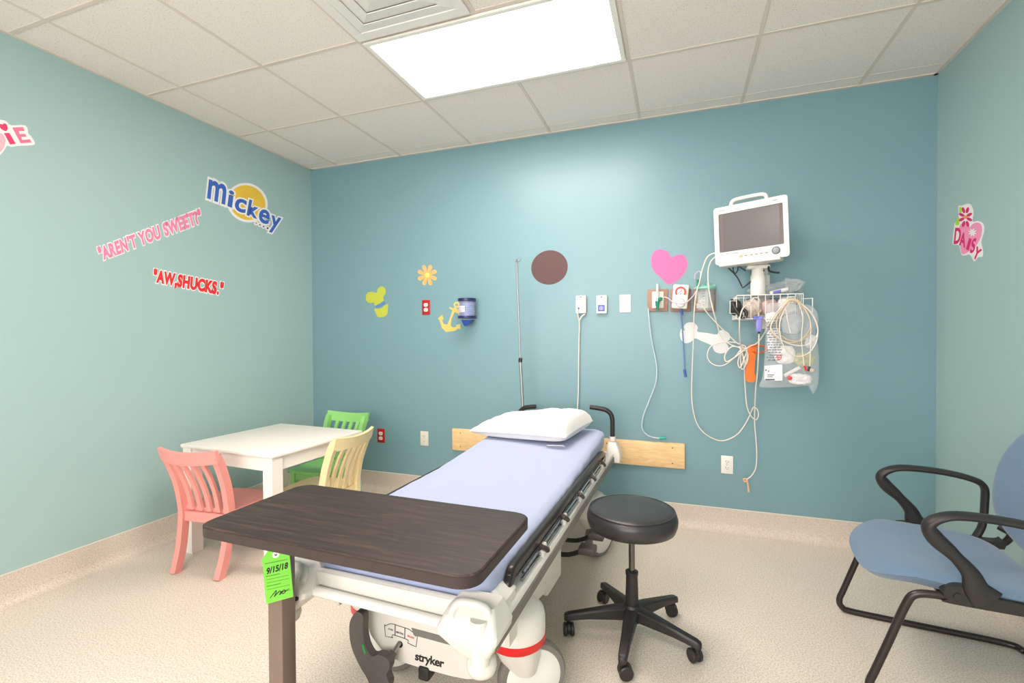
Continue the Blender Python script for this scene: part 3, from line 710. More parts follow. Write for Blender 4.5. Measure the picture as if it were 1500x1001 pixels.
# seat cushion
def cushion(nx, ny, fn):
    vs = []; fs = []
    for j in range(ny+1):
        for i in range(nx+1): vs.append(fn(-1+2*i/nx, -1+2*j/ny, 1))
    for j in range(ny+1):
        for i in range(nx+1): vs.append(fn(-1+2*i/nx, -1+2*j/ny, -1))
    N = (nx+1)*(ny+1)
    for j in range(ny):
        for i in range(nx):
            a = j*(nx+1)+i; q = [a, a+1, a+nx+2, a+nx+1]; fs.append(q); fs.append([N+k for k in q][::-1])
    edge = [(i, 0) for i in range(nx)]+[(nx, j) for j in range(ny)]+[(i, ny) for i in range(nx, 0, -1)]+[(0, j) for j in range(ny, 0, -1)]
    id_ = lambda p: p[1]*(nx+1)+p[0]
    for k in range(len(edge)):
        a, b = id_(edge[k]), id_(edge[(k+1) % len(edge)]); fs.append([b, a, N+a, N+b])
    return MB().add(vs, fs)
def squircle(u, v, p=3.2):
    m = max(abs(u), abs(v)); 
    if m < 1e-6: return 0, 0, 0
    n = (abs(u)**p+abs(v)**p)**(1/p); return u*m/n, v*m/n, m
def seatf(u, v, s):
    a, b, m = squircle(u, v, 3.8)
    y = .035+b*.245; xx = a*(.284-.014*b)
    if b > 0: y += .015*(1-(a*a))
    th = .030*max(0, 1-m**7)**.5
    zc = .424+.012*b-.045*max(0, b-.45)**2*4+.012*a*a
    return (xx, y, zc+(th*(.75 if s > 0 else 1)))if s > 0 else (xx, y, zc-th*1.45)
o = cushion(24, 24, seatf).build('seat', M_BLUEF, t, ang=70)
def backf(u, v, s):
    a, b, m = squircle(u, v, 2.6)
    th = .030*max(0, 1-m**6)**.5
    xx = a*(.262-.022*b)
    z = .690+b*.245
    yc = -.195-.075*(b*.5+.5)-.06*(b*.5)**2+.05*a*a-.03
    return (xx, yc+th*s, z)
o = cushion(24, 24, backf).build('backrest', M_BLUEF, t, ang=70)
MB().box((-.10, -.285, .44), (.10, -.268, .60), .006, 2).build('back_bracket', M_BLACK, t)
for s in (-1, 1):
    ax_ = s*.300
    mb = MB()
    path = [(ax_, -.165, .415), (ax_, -.185, .47), (ax_, -.192, .56), (ax_, -.188, .628), (ax_, -.14, .655), (ax_, -.05, .670), (ax_, .06, .672), (ax_, .115, .658), (ax_, .146, .628), (ax_, .130, .590), (ax_, .085, .545), (ax_, .045, .495), (ax_, .030, .45), (ax_, .005, .418)]
    Pp = catmull([Vector(p) for p in path], 5); rs = []
    n = len(Pp)
    for i, p in enumerate(Pp):
        d = (Pp[min(i+1, n-1)]-Pp[max(i-1, 0)]).normalized(); nr = Vector((0, d.z, -d.y))
        f_ = i/(n-1)
        wide = .017+.012*math.exp(-((f_-.5)/.25)**2)
        thick = .0125+.012*math.exp(-((f_-.70)/.10)**2)+.034*max(0, (f_-.78)/.22)
        rs.append([p+Vector((1, 0, 0))*math.cos(2*math.pi*k/12)*wide+nr*math.sin(2*math.pi*k/12)*thick for k in range(12)])
    mb.rings(rs)
    arm = mb.build('armrest', M_BLACK, t, ang=60)
    mb = MB(); xi = s*.285
    pl = [(.098, .400), (.110, .418), (.095, .440), (.05, .446), (.0, .430), (-.20, .420), (-.235, .430), (-.24, .40), (-.20, .392), (.09, .388)]
    mb.prism(blob(pl, 4), lambda u, v, tt: (s*tt, u, v), .262, .302)
    mb.build('arm_bracket', M_BLACK, arm, ang=40)
    MB().cyl((s*.301, .075, .415), (s*.307, .075, .415), .011, n=16).build('bolt_cap', M_BLACK, arm)
    # rear web between arm and backrest
    MB().tube([(ax_, -.235, .47), (s*.27, -.262, .46), (s*.20, -.275, .47), (s*.08, -.278, .50)], .013, 8).build('rear_strut', M_BLACK, arm)

# ================================================================== OVERBED TABLE
t = thing('overbed_table', 'dark walnut overbed table reaching over the foot of the stretcher', 'table', (2.205, -2.232, 0), R(-1.2))
OZ = .771
mb = MB(); o0 = rrect(-.385, -.178, .385, .178, .045, 8); o1 = rrect(-.389, -.182, .389, .182, .047, 8)
mb.rings([[(x, y, z) for x, y in p] for p, z in ((o0, OZ-.028), (o1, OZ-.0255), (o1, OZ-.003), (o0, OZ))])
mb.build('tabletop', M_WALNUT, t, ang=30)
mb = MB(); oe = rrect(-.3905, -.1835, .3905, .1835, .048, 8)
mb.rings([[(x, y, z) for x, y in oe] for z in (OZ-.0262, OZ-.0028)], cap=False); mb.build('edge_band', mat('edge_band', (52, 41, 38), .45), t, ang=30)
cx, cy = -.275, -.022
MB().box((cx-.06, cy-.04, OZ-.033), (cx+.12, cy+.05, OZ-.027)).build('mount_plate', M_BLACKM, t)
MB().box((cx-.026, cy-.022, .06), (cx+.026, cy+.026, OZ-.03), .004, 2).build('column', M_TAUPE, t)
mb = MB(); mb.box((cx-.03, cy-.025, OZ-.045), (cx+.03, cy+.03, OZ-.03), .002, 1); mb.build('column_collar', M_DGREY, t)
b_ = MB().box((cx-.03, cy-.03, .035), (cx+.62, cy+.03, .068), .006, 2).build('floor_rail', M_TAUPE, t)
MB().box((cx-.03, cy-.20, .035), (cx+.03, cy+.2, .066), .006, 2).build('floor_rail', M_TAUPE, t)
for dx, dy in ((0, -.17), (0, .17), (.59, 0)):
    mb = MB(); mb.lathe([(0, -.010), (.02, -.010), (.024, -.007), (.024, .007), (.02, .010), (0, .010)], (cx+dx, cy+dy, .024), (0, 1, 0), 20); mb.cyl((cx+dx, cy+dy, .024), (cx+dx, cy+dy, .04), .006, n=10); mb.build('caster', M_BLACK, t)
# lever under the top and lock knob
mb = MB(); mb.cyl((cx+.012, cy-.026, OZ-.048), (cx+.012, cy-.036, OZ-.048), .010, n=16); mb.build('lock_knob', M_STEEL, t)
mb = MB(); mb.ball((cx+.052, cy-.012, OZ-.088), .018, (1.2, .7, .32)); mb.cyl((cx+.02, cy-.005, OZ-.088), (cx+.045, cy-.012, OZ-.088), .004, n=8); mb.build('release_lever', M_DGREY, t)
# green inspection tag
Mtab = t.matrix_basis.copy(); Mtab = Matrix.Translation((2.205, -2.232, 0)) @ Matrix.Rotation(R(-1.2), 4, 'Z')
tg = Mtab @ Vector((cx-.003, cy-.0245, 0))
t2 = thing('inspection_tag', 'bright green paper tag with handwriting hanging on the table column', 'tag', (tg.x+.032, tg.y-.018, OZ-.088), R(38))
t2.rotation_euler = (0, R(-4), R(38)); t2.scale = (.80, .80, .80)
def TG(u, v, tt): return (u, -.017-tt+.0*u, v)
tw, th = .041, .168
tagp = [(-tw, -.018), (-tw, -th), (tw, -th+.004), (tw, -.016), (tw-.016, .006), (-tw+.018, .004)]
MB().flat(shape([tagp, circle(.0, -.012, .0045, 14)[::-1]]), TG, 0, .0008).build('card', M_TAG, t2, flat=True)
MB().flat(shape([circle(.0, -.012, .0105, 20), circle(.0, -.012, .0045, 14)[::-1]]), TG, .0006, .0013).build('reinforcing_ring', M_WHITE, t2, flat=True)
def tag_text(body, p0, p1, p2, name, off=.0, shear=0.0):
    a = text(body, off, shear); MB().flat(fit(a, p0, p1, p2), TG, .0006, .0011).build(name, M_INK, t2, flat=True)
tag_text('9/15/18', (-.031, -.070), (.034, -.064), (-.031, -.050), 'handwritten_date', .04, .2)
for z, x0, x1 in ((-.0365, -.033, .034), (-.079, -.034, .008), (-.112, -.034, .008)):
    mb = MB(); n = int((x1-x0)/.0035)
    for k in range(n): mb.box((x0+k*.0035, -.0181, z), (x0+k*.0035+.0024, -.0175, z+.0028))
    mb.build('small_print', mat('print_ink', (60, 110, 40), .7), t2, flat=True)
mb = MB()
for z, x0, x1 in ((-.089, -.034, .034), (-.100, -.034, .034), (-.122, -.034, .034), (-.140, -.02, .036)):
    mb.box((x0, -.0181, z), (x1, -.0175, z+.0011))
mb.build('ruled_lines', mat('print_ink', (60, 110, 40), .7), t2, flat=True)
sg = [(-.028, -.151), (-.018, -.140), (-.008, -.130), (-.010, -.140), (-.016, -.149), (-.006, -.141), (.002, -.134), (.006, -.142), (.000, -.147), (.006, -.139), (.015, -.134), (.019, -.140), (.012, -.146), (.008, -.140), (.020, -.138), (.031, -.134)]
MB().tube([TG(u, v, .0008) for u, v in sg], .0013, 6).build('signature', M_INK, t2)
MB().tube([(0, -.017, -.012), (-.001, -.014, .0), (0, -.004, .018), (.004, -.002, .03)], .0012, 6).build('string', M_WHITE, t2)

# ================================================================== STRETCHER
BR = R(-1.4); BO = Vector((2.165, -1.2, 0))
bed = thing('hospital_stretcher', 'wheeled hospital stretcher with a blue sheet standing head first against the teal wall', 'stretcher', BO, BR)
MBED = Matrix.Translation(BO) @ Matrix.Rotation(BR, 4, 'Z'); MBI = MBED.inverted()
FC = .035
def bl(px, py, ly):
    d = MBI.to_3x3() @ ray(px, py); o = MBI @ CAM; return o + d*((ly-o.y)/d.y)
def loft_rr(mb, secs, n=5):
    """secs: (cx, cy, hx, hy, r, z)"""
    return mb.rings([[(cx+x, cy+y, z) for x, y in rrect(-hx, -hy, hx, hy, r, n)] for cx, cy, hx, hy, r, z in secs])
# --- base
mb = MB()
loft_rr(mb, [(FC, -.02, .185, .66, .04, .17), (FC, -.02, .205, .69, .05, .19), (FC, -.02, .215, .70, .06, .30), (FC, -.02, .205, .69, .07, .345), (FC, -.02, .17, .65, .07, .362)])
mb.build('base_hood', M_CREAM, bed, ang=50)
yF = -.722
FP = lambda u, v, tt: (u, yF-tt, v)
mb = MB()
pan = [(-.15, .215), (-.10, .178), (.0, .168), (.19, .172), (.225, .20), (.245, .27), (.245, .345), (-.175, .345), (-.175, .25)]
mb.prism(blob(pan, 3), lambda u, v, tt: (u, yF+.03-tt, v), 0, .03)
fp = mb.build('front_panel', M_CREAM, bed, ang=40)
s0, s1 = bl(603, 920, yF), bl(700, 947, yF); s2 = bl(604, 930, yF)
mb = MB(); mb.prism([(s0.x, s0.z), (s1.x, s0.z-.003), (s1.x, s2.z-.003), (s2.x+.006, s2.z)], FP, -.001, .0015); mb.build('grey_stripe', M_GREY, fp, flat=True)
pts = [bl(608, 966.5, yF), bl(650.5, 978.5, yF), bl(608.5, 957.5, yF)]
MB().flat(fit(text('stryker', .022, 0, .93), *[(p.x, p.z) for p in pts], None, text('t')[0] and extent(text('t'))[2]), FP, -.0005, .0012).build('lettering', M_INK, fp, flat=True)
k = 120/1082.0
def pl(a, b): p = bl(540+a*k, 890+b*k, yF); return (p.x, p.z)
mb = MB()
def line(mb, pts_, w=.0011):
    mb.tube([(x, yF-.0004, z) for x, z in pts_], w, 6, smooth=0)
o_ = [(212, 228), (228, 246), (260, 224), (300, 215), (350, 228), (420, 252), (485, 272), (540, 292), (585, 330), (618, 380), (645, 376), (628, 522), (575, 500), (512, 466), (528, 452), (518, 432), (480, 412), (420, 392), (350, 370), (316, 362), (308, 384), (322, 402), (222, 382), (212, 228)]
line(mb, [pl(*q_) for q_ in o_]); line(mb, [pl(352, 228), pl(350, 372)], .0015); line(mb, [pl(480, 272), pl(478, 412)], .0015)
mb.build('pedal_diagram', M_INK, fp)
for body, a, b, c, m in (('STEER', (258, 292), (326, 312), (258, 272), M_GREYINK), ('NEUTRAL', (364, 334), (462, 366), (364, 312), M_INK), ('BRAKE', (514, 386), (600, 416), (514, 366), mat('red_ink', (214, 60, 48), .6))):
    MB().flat(fit(text(body, .01), pl(*a), pl(*b), pl(*c)), FP, -.0005, .001).build('pedal_text', m, fp, flat=True)
# notch for the pedal shaft
sl_ = bl(586, 944, yF)
MB().cyl((sl_.x, yF-.002, sl_.z), (sl_.x, yF+.002, sl_.z), .011, n=16).build('shaft_slot', M_INK, fp)
# corner domes with red bands, forks and wheels
def wheel(parent, c, axis, r=.116):
    c = Vector(c); ax = Vector(axis).normalized()
    tyre = MB().lathe([(r-.022, -.022), (r-.006, -.022), (r, -.014), (r, .014), (r-.006, .022), (r-.022, .022), (r-.022, -.022)], c, ax, 40).build('tyre', M_GREY, parent)
    MB().lathe([(0, -.030), (r*.45, -.031), (r*.72, -.027), (r-.0215, -.022), (r-.0215, .022), (r*.72, .027), (r*.45, .031), (0, .030)], c, ax, 40).build('wheel_cover', M_WHITE, parent, ang=50)
for sx, sy, ax, off in ((1, -1, (.62, -.78, 0), (.045, .030)), (-1, -1, (.35, -.94, 0), (.045, .03)), (1, 1, (.9, -.42, 0), (.055, .045)), (-1, 1, (.9, .42, 0), (-.04, .05))):
    cx, cy = FC+sx*.272, sy*.585
    mb = MB(); mb.lathe([(0, .262), (.094, .264), (.098, .272), (.098, .325), (.093, .346), (.078, .360), (.05, .367), (0, .369)], (cx, cy, 0), n=40)
    mb.box((min(FC, cx), cy-.075, .27), (max(FC, cx), cy+.075, .355), .03, 3)
    d = mb.build('corner_cover', M_WHITE, bed, ang=50)
    mb = MB(); mb.lathe([(.05, .240), (.088, .240), (.0985, .249), (.0998, .274), (.05, .274)], (cx, cy, 0), n=40)
    mb.build('red_band', M_RED, d, ang=50) if sy < 0 else mb.build('lower_band', M_WHITE, d, ang=50)
    w_ = Vector((cx+off[0], cy+off[1], .1165))
    mb = MB(); loft_rr(mb, [(cx+off[0]*.5, cy+off[1]*.5, .045, .045, .04, .14), (cx+off[0]*.3, cy+off[1]*.3, .066, .066, .05, .19), (cx, cy, .080, .080, .07, .245)])
    fk = mb.build('caster', M_CREAM, bed, ang=50)
    wheel(fk, w_, ax)
# brake / steer pedal: a long curved grey paddle on a shaft
yP = -.79
ol = [(520, 898), (513, 910), (511.5, 925), (514, 945), (520, 962), (529, 980), (537, 993), (543, 1006), (552, 1016), (566, 1014), (570, 1002), (566, 990), (570, 980), (570, 970), (563, 963), (553, 960), (545, 962), (539, 955), (534, 942), (531.5, 925), (532, 912), (531, 902), (526, 897.5)]
qq = [bl(a, b, yP) for a, b in ol]
mb = MB(); mb.prism(blob([(p.x, p.z) for p in qq], 3), lambda u, v, tt: (u, yP+.028-tt, v), 0, .028)
pd = mb.build('brake_pedal', M_DGREY, bed, ang=40)
a_, b_ = bl(566, 972, yP+.005), bl(584, 944, yF-.005)
mb = MB(); mb.tube([a_, a_.lerp(b_, .55)], .0125, 12, smooth=0); mb.build('pedal_arm', M_DGREY, pd)
MB().tube([a_.lerp(b_, .5), b_, b_+Vector((.02, .05, .01))], .0075, 10, smooth=0).build('pedal_shaft', M_STEEL, pd)
g0, g1 = bl(531.5, 944, yP), bl(535.5, 957, yP)
mb = MB(); mb.tube([(g0.x, yP-.001, g0.z), (g1.x, yP-.001, g1.z)], .0035, 8, smooth=0); mb.build('green_mark', mat('green_mark', (40, 150, 80), .5), pd)
MB().box((.02, -.73, .13), (.06, -.68, .175), .008, 2).build('steer_lock', M_BLACK, bed)
# side pedals
for cx, cy, z, dx in ((.405, .06, .282, 0), (.415, .22, .285, 0)):
    mb = MB(); mb.tube([(.22, cy+.02, .23), (.32, cy+.02, .235), (cx, cy, z)], .011, 8); ar = mb.build('side_pedal_arm', M_BLACK, bed)
    MB().box((cx-.03, cy-.035, z-.016), (cx+.045, cy+.035, z+.016), .007, 2).build('side_pedal', M_DGREY, bed)
MB().tube([(.37, .50, .20), (.44, .52, .17), (.50, .58, .11), (.49, .66, .10), (.43, .60, .16), (.39, .52, .21)], .0028, 6).build('cable_loop', M_CABLE, bed)
# lift columns
for ly in (-.42, .42):
    mb = MB(); loft_rr(mb, [(FC, ly, .09, .09, .05, .35), (FC, ly, .09, .09, .05, .42)]); loft_rr(mb, [(FC, ly, .07, .07, .04, .42), (FC, ly, .07, .07, .04, .46)]); mb.build('lift_column', M_GREY, bed)
# --- litter frame
XL, XRr = -.345, .392
MB().box((XL+.03, -.90, .462), (XRr-.03, .93, .487)).build('litter_deck', M_DGREY, bed)
for s, xo in ((1, XRr), (-1, XL)):
    lo, hi = sorted((xo, xo-s*.045))
    f_ = MB().box((lo, -.93, .452), (hi, .99, .508), .004, 2).build('side_frame', M_WHITE, bed)
    lo, hi = sorted((xo-s*.002, xo+s*.005))
    MB().box((lo, -.955, .453), (hi, .97, .486), .002, 1).build('bumper_strip', M_GREY, f_)
mb = MB(); sk = [(-.74, .46), (-.74, .318), (-.445, .312), (-.385, .30), (-.37, .318), (-.345, .268), (-.15, .258), (-.15, .46)]
mb.prism(sk, lambda u, v, tt: (tt, u, v), .33, .345); mb.build('side_skirt', M_CREAM, bed, flat=True)
mb = MB(); mb.prism(sk, lambda u, v, tt: (tt, u, v), -.30, -.285); mb.build('side_skirt', M_CREAM, bed, flat=True)
# foot end
mb = MB()
mb.rings([[(-.19, y, z), (.27, y, z)] [0:0] or [(-.20, -.915, .512), (-.20, -.925, .57), (-.20, -.932, .57), (-.20, -.945, .512)], [(.275, -.915, .505), (.275, -.925, .562), (.275, -.932, .562), (.275, -.945, .505)]]) if False else mb.box((-.21, -.948, .500), (.275, -.918, .554), .006, 2)
mb.build('foot_plate', M_CREAM, bed)
mb = MB(); mb.tube([(-.22, -.962, .506), (.29, -.962, .498)], .0145, 14, smooth=0); mb.box((-.21, -.955, .478), (.28, -.93, .505), .004, 1); mb.build('foot_bar', M_WHITE, bed)
for s in (1, -1):
    c = FC+s*(.302 if s > 0 else .284); kx = 1 if s > 0 else .86
    mb = MB()
    loft_rr(mb, [(c+s*.016, -.962, .032, .030, .012, .445), (c+s*.010, -.958, .046, .044, .014, .462), (c-s*.004, -.950, .082*kx, .060, .014, .500), (c-s*.004, -.948, .084*kx, .060, .014, .515), (c-s*.002, -.940, .066*kx, .044, .014, .556), (c, -.936, .056*kx, .036, .012, .566)], 3)
    cc = mb.build('corner_casting', M_CREAM, bed, ang=24)
    mb = MB(); mb.tube([(c-s*.052, -.992, .540), (c-s*.040, -.972, .566), (c+s*.01, -.968, .570), (c+s*.040, -.972, .562), (c+s*.052, -.98, .53)], .012, 10); mb.build('casting_rim', M_CREAM, cc)
    MB().cyl((c+s*.028, -.990, .44), (c+s*.026, -.988, .548), .025, .023, n=24).build('corner_post', M_CREAM, cc, ang=50)
    MB().lathe([(0, -.026), (.016, -.026), (.034, -.018), (.038, -.004), (.037, .012), (.026, .022), (0, .022)], (c+s*.024, -.972, .426), n=28).build('bumper_roller', M_CREAM, cc, ang=60)
    MB().box((c-s*.045-.012, -1.018, .499), (c-s*.045+.012, -1.008, .506)).build('slot', M_INK, cc) if s < 0 else None
    mb = MB(); loft_rr(mb, [(c+s*.0, -.83, .05, .05, .02, .49), (c, -.835, .05, .055, .02, .535), (c-s*.01, -.84, .03, .035, .02, .555)]); mb.build('corner_cap', M_WHITE, bed, ang=50)
# head end
for s, xo in ((1, XRr), (-1, XL)):
    mb = MB(); loft_rr(mb, [(xo-s*.0, .985, .04, .045, .012, .452), (xo, .985, .042, .047, .012, .50), (xo-s*.008, .985, .034, .043, .012, .548), (xo-s*.012, .985, .022, .03, .012, .572)]); mb.build('head_bracket', M_WHITE, bed)
    bx = xo-s*.012
    if s > 0: P = [(bx, .985, .575), (bx, .985, .66), (bx-.001, .985, .712), (bx-.012, .985, .748), (bx-.042, .982, .772), (bx-.085, .978, .780), (bx-.142, .975, .786)]
    else: P = [(bx+.06, .985, .575), (bx+.06, .985, .66), (bx+.072, .985, .70), (bx+.092, .985, .735), (bx+.12, .982, .757), (bx+.15, .978, .765), (bx+.205, .975, .772)]
    MB().tube(P, .0145, 14, smooth=5).build('push_handle', M_BLACK, bed, ang=60)
    MB().cyl(P[0], Vector(P[0])+Vector((0, 0, .03)), .019, n=16).build('handle_socket', M_WHITE, bed)
MB().box((XL, .97, .47), (XRr, .995, .505), .004, 1).build('head_bar', M_WHITE, bed)
# side rails
for s, xo in ((1, .366), (-1, -.346)):
    zr = .566 if s > 0 else .560
    mb = MB(); P = [(xo, -.79, .508), (xo, -.800, .535), (xo, -.785, zr-.012), (xo, -.74, zr), (xo, -.4, zr+.001), (xo, .0, zr+.001), (xo, .5, zr), (xo, .66, zr-.004), (xo, .715, zr-.02), (xo, .735, .52)]
    Pc = catmull([Vector(p) for p in P], 5); rs = []
    for i, p in enumerate(Pc):
        d = (Pc[min(i+1, len(Pc)-1)]-Pc[max(i-1, 0)]).normalized(); nr = Vector((0, -d.z, d.y))
        rs.append([p+Vector((a*.012, 0, 0))+nr*b*.020 for a, b in rrect(-1, -1, 1, 1, .55, 3)])
    mb.rings(rs); rl = mb.build('side_rail', M_BLACKM, bed, ang=50)
    mb = MB(); mb.cyl((xo+s*.012, -.72, .517), (xo+s*.012, .70, .517), .006, n=10); mb.cyl((xo+s*.016, -.72, .540), (xo+s*.016, .70, .540), .0045, n=10); mb.build('rail_tube', M_CHROME, rl)
    if s > 0:
        for k_ in range(5):
            ly = -.52+k_*.28
            mb = MB(); mb.box((xo+s*.014-.007, ly-.020, .50), (xo+s*.014+.012, ly+.020, .545), .006, 2); lk = mb.build('pivot_bracket', M_WHITE, rl)
            MB().tube([(xo+s*.026, ly+.02, .516), (xo+s*.022, ly-.04, .552)], .010, 8, smooth=0).build('rail_link', M_BLACKM, rl)
            MB().cyl((xo+s*.024, ly, .532), (xo+s*.0295, ly, .532), .0060, n=12).build('pivot_bolt', M_DGREY, rl)
# infusion pole
p0 = MBI @ onY(768, 603, -.2); p1 = MBI @ onY(757, 383, -.2); pm = MBI @ onY(762.3, 528, -.2)
p0.z -= .26; p0.x -= -.004
pole = MB().cyl(p0, pm, .0095, n=14).build('infusion_pole', M_STEEL, bed)
MB().cyl(pm, p1, .0062, n=12).build('pole_extension', M_STEEL, pole)
MB().lathe([(0, -.016), (.013, -.014), (.014, .0), (.013, .014), (0, .016)], pm, (0, .3, 1), 14).build('pole_collar', M_BLACK, pole)
mb = MB()
for a in (0, 90, 180, 270):
    c, s = math.cos(R(a+30)), math.sin(R(a+30))
    mb.tube([p1+Vector((0, 0, -.004)), p1+Vector((c*.018, s*.018, .0)), p1+Vector((c*.027, s*.027, .012)), p1+Vector((c*.026, s*.026, .024))], .0022, 6)
mb.build('pole_hook', M_STEEL, pole)

# --- mattress and sheet (rounded, with the head section slightly raised)
def grid_box(hx, hy, hz, nx, ny, nz):
    b = bmesh.new(); bmesh.ops.create_grid
    vs = {}; F = []
    def vid(i, j, k):
        key = (i, j, k)
        if key not in vs: vs[key] = len(vs)
        return vs[key]
    for i in range(nx):
        for j in range(ny):
            for k in (0, nz): F.append([vid(i, j, k), vid(i+1, j, k), vid(i+1, j+1, k), vid(i, j+1, k)])
    for i in range(nx):
        for k in range(nz):
            for j in (0, ny): F.append([vid(i, j, k), vid(i+1, j, k), vid(i+1, j, k+1), vid(i, j, k+1)])
    for j in range(ny):
        for k in range(nz):
            for i in (0, nx): F.append([vid(i, j, k), vid(i, j+1, k), vid(i, j+1, k+1), vid(i, j, k+1)])
    b.free()
    P = [None]*len(vs)
    for (i, j, k), n in vs.items(): P[n] = Vector((-hx+2*hx*i/nx, -hy+2*hy*j/ny, -hz+2*hz*k/nz))
    return P, F
def round_box(hx, hy, hz, r, dims, rp=None):
    P, F = grid_box(hx, hy, hz, *dims); out = []
    rp = rp or r
    for p in P:
        # plan corner rounding, then edge rounding
        q = Vector((max(-hx+rp, min(hx-rp, p.x)), max(-hy+rp, min(hy-rp, p.y)), 0)); d = Vector((p.x, p.y, 0))-q
        if d.length > 1e-9:
            m = max(abs(d.x), abs(d.y)); d = d.normalized()*m
        x, y = q.x+d.x, q.y+d.y
        e = min(1, max(0, (max(abs(p.z)-(hz-r), 0))/r))
        ins = r*(1-math.sqrt(max(0, 1-e*e)))
        L_ = Vector((x-q.x, y-q.y, 0)).length
        if L_ > 1e-9:
            kk = max(0, L_-ins)/L_ if L_ > rp-1e-6 or True else 1
            kk = 1-ins/rp*(L_/rp) if rp else 1
            x = q.x+(x-q.x)*kk; y = q.y+(y-q.y)*kk
        out.append(Vector((x, y, p.z)))
    return out, F
def rise(y): return .062*max(0, y+.02)
MX, MY0, MY1 = .015, -.905, .905
P, F = round_box(.332, .905, .048, .02, (16, 60, 6), .06)
mb = MB(); mb.add([(p.x+MX, p.y, .545+p.z+rise(p.y)) for p in P], F); mb.build('mattress', M_NAVY, bed, ang=60)
P, F = round_box(.337, .910, .050, .026, (44, 120, 10), .07)
out = []
for p in P:
    x, y, z = p; top = z > .03
    w_ = 0
    n1 = noise.noise(Vector((x*3.0, y*1.6, 1.3)))*.0035
    n2 = noise.noise(Vector((x*5+y*7, (x-y)*22, 4.1)))*.0016
    if top: w_ = n1+n2+.003*(1-(x/.34)**2)
    side = abs(x) > .32 or abs(y) > .89
    if side:
        wob = noise.noise(Vector((y*16+x*16, z*6, 2.2)))*.0045*(1 if z < .03 else .6)
        x += wob*(1 if x > 0 else -1)*(abs(x) > .32); y += wob*(1 if y > 0 else -1)*(abs(y) > .89)
    zz = .5535+z+w_+rise(y)
    if z < -.045: zz += .012+.010*noise.noise(Vector((x*6, y*5, 9)))
    out.append((x+MX, y, zz))
mb = MB(); mb.add([MBED @ Vector(p) - BO for p in out], F)
sh = mb.build('fitted_sheet', M_SHEET, ang=80); sh.location = BO
tag(sh, 'pale blue sheet stretched over the stretcher mattress', 'sheet')
# --- pillow
def pil(u, v, s):
    a, b, m = u, v, max(abs(u), abs(v))
    hx, hy = .315, .215
    pinch = 1-.07*(1-abs(v)**2)*abs(u)**3*0
    x = u*hx*(1-.05*(1-abs(u))*0)*(1-.035*(1-v*v)*abs(u)**6); y = v*hy*(1-.07*(1-u*u)*abs(v)**6)
    th = ((1-abs(u)**(2.8 if u < 0 else 7.0))*(1-abs(v)**3.6))**.42
    big = .080*(1+.30*u)
    n = noise.noise(Vector((u*2.2, v*2.2, 3+s)))*.010+noise.noise(Vector((u*6, v*5, 7+s)))*.007+noise.noise(Vector((u*13, v*6+u*5, 5+s)))*.003
    z = th*(big if s > 0 else .050)*s + (n*th**.5 if s > 0 else 0)
    z += .012*u
    return (x, y, z)
o = cushion(44, 34, pil).build('pillow', M_PILLOW, ang=80)
c = MBED @ Vector((-.055, .672, .702)); o.location = c; o.rotation_euler = (R(3.5), 0, BR+R(-9))
tag(o, 'plump white pillow lying across the head of the blue sheet', 'pillow')
fl = MB().rings([[(.20, -.222, -.038), (.20, -.205, -.046), (.20, -.200, -.046), (.20, -.216, -.038)], [(.30, -.216, -.030), (.30, -.195, -.044), (.30, -.190, -.044), (.30, -.21, -.030)]]).build('pillowcase_flap', M_PILLOW, o)

# ================================================================== MONITOR ON ITS WALL ARM
t = thing('monitor_mount', 'white wall channel and post carrying the patient monitor', 'mount', (3.458, 0, 1.5))
MB().box((-.022, -.022, -.22), (.022, 0, .185), .003, 1).build('wall_channel', M_CREAM, t)
mb = MB(); mb.box((-.030, -.04, .02), (.03, -.018, .11), .004, 1); mb.build('slide_block', M_CREAM, t)
mb = MB(); mb.tube([(0, -.03, .0), (-.02, -.08, .0), (-.055, -.16, .0)], .022, 14, smooth=3); mb.build('swing_arm', M_CREAM, t)
px_, py_ = -.055, -.175
MB().lathe([(0, -.024), (.036, -.024), (.040, -.014), (.040, .085), (.034, .10), (.032, .13), (0, .13)], (px_, py_, 0), n=28).build('post', M_WHITE, t)
mb = MB(); mb.box((px_-.06, py_-.03, .128), (px_+.06, py_+.035, .150), .004, 1); mb.build('mount_head', M_CREAM, t)
MB().tube([(px_+.05, py_-.035, .135), (px_+.05, py_-.05, .11), (px_+.075, py_-.06, .098), (px_+.10, py_-.06, .095)], .0055, 8).build('lock_lever', M_BLACK, t)
MB().cyl((px_-.02, py_-.037, .139), (px_-.02, py_-.029, .139), .007, n=14).build('mount_bolt', M_STEEL, t)

t = thing('patient_monitor', 'white patient monitor with a dark screen and top handle on the wall arm', 'monitor', (3.366, -.225, 1.832)); t.rotation_euler = (R(0), R(-2.0), R(-20))
mb = MB(); loft = [(0, -.045, .190, .165), (0, -.03, .190, .165), (0, .03, .178, .15), (0, .062, .165, .135)]
mb.rings([[(x, y, z) for x, z in rrect(-hx, -hz, hx, hz, .016, 4)] for _, y, hx, hz in loft])
mb.build('housing', M_WHITE, t, ang=40)
mb = MB()
ou = rrect(-.192, -.168, .192, .168, .016, 5); inn = rrect(-.166, -.098, .168, .128, .006, 5)
mb.flat(shape([ou, inn[::-1]]), lambda u, v, tt: (u, -.045-tt, v), -.002, .010)
bz = mb.build('bezel', M_WHITE, t, ang=40)
MB().box((-.167, -.050, -.099), (.169, -.044, .129)).build('screen_surround', mat('screen_edge', (104, 92, 92), .35), t, flat=True)
MB().box((-.145, -.0515, -.094), (.150, -.049, .125)).build('screen', M_SCREEN, t, flat=True)
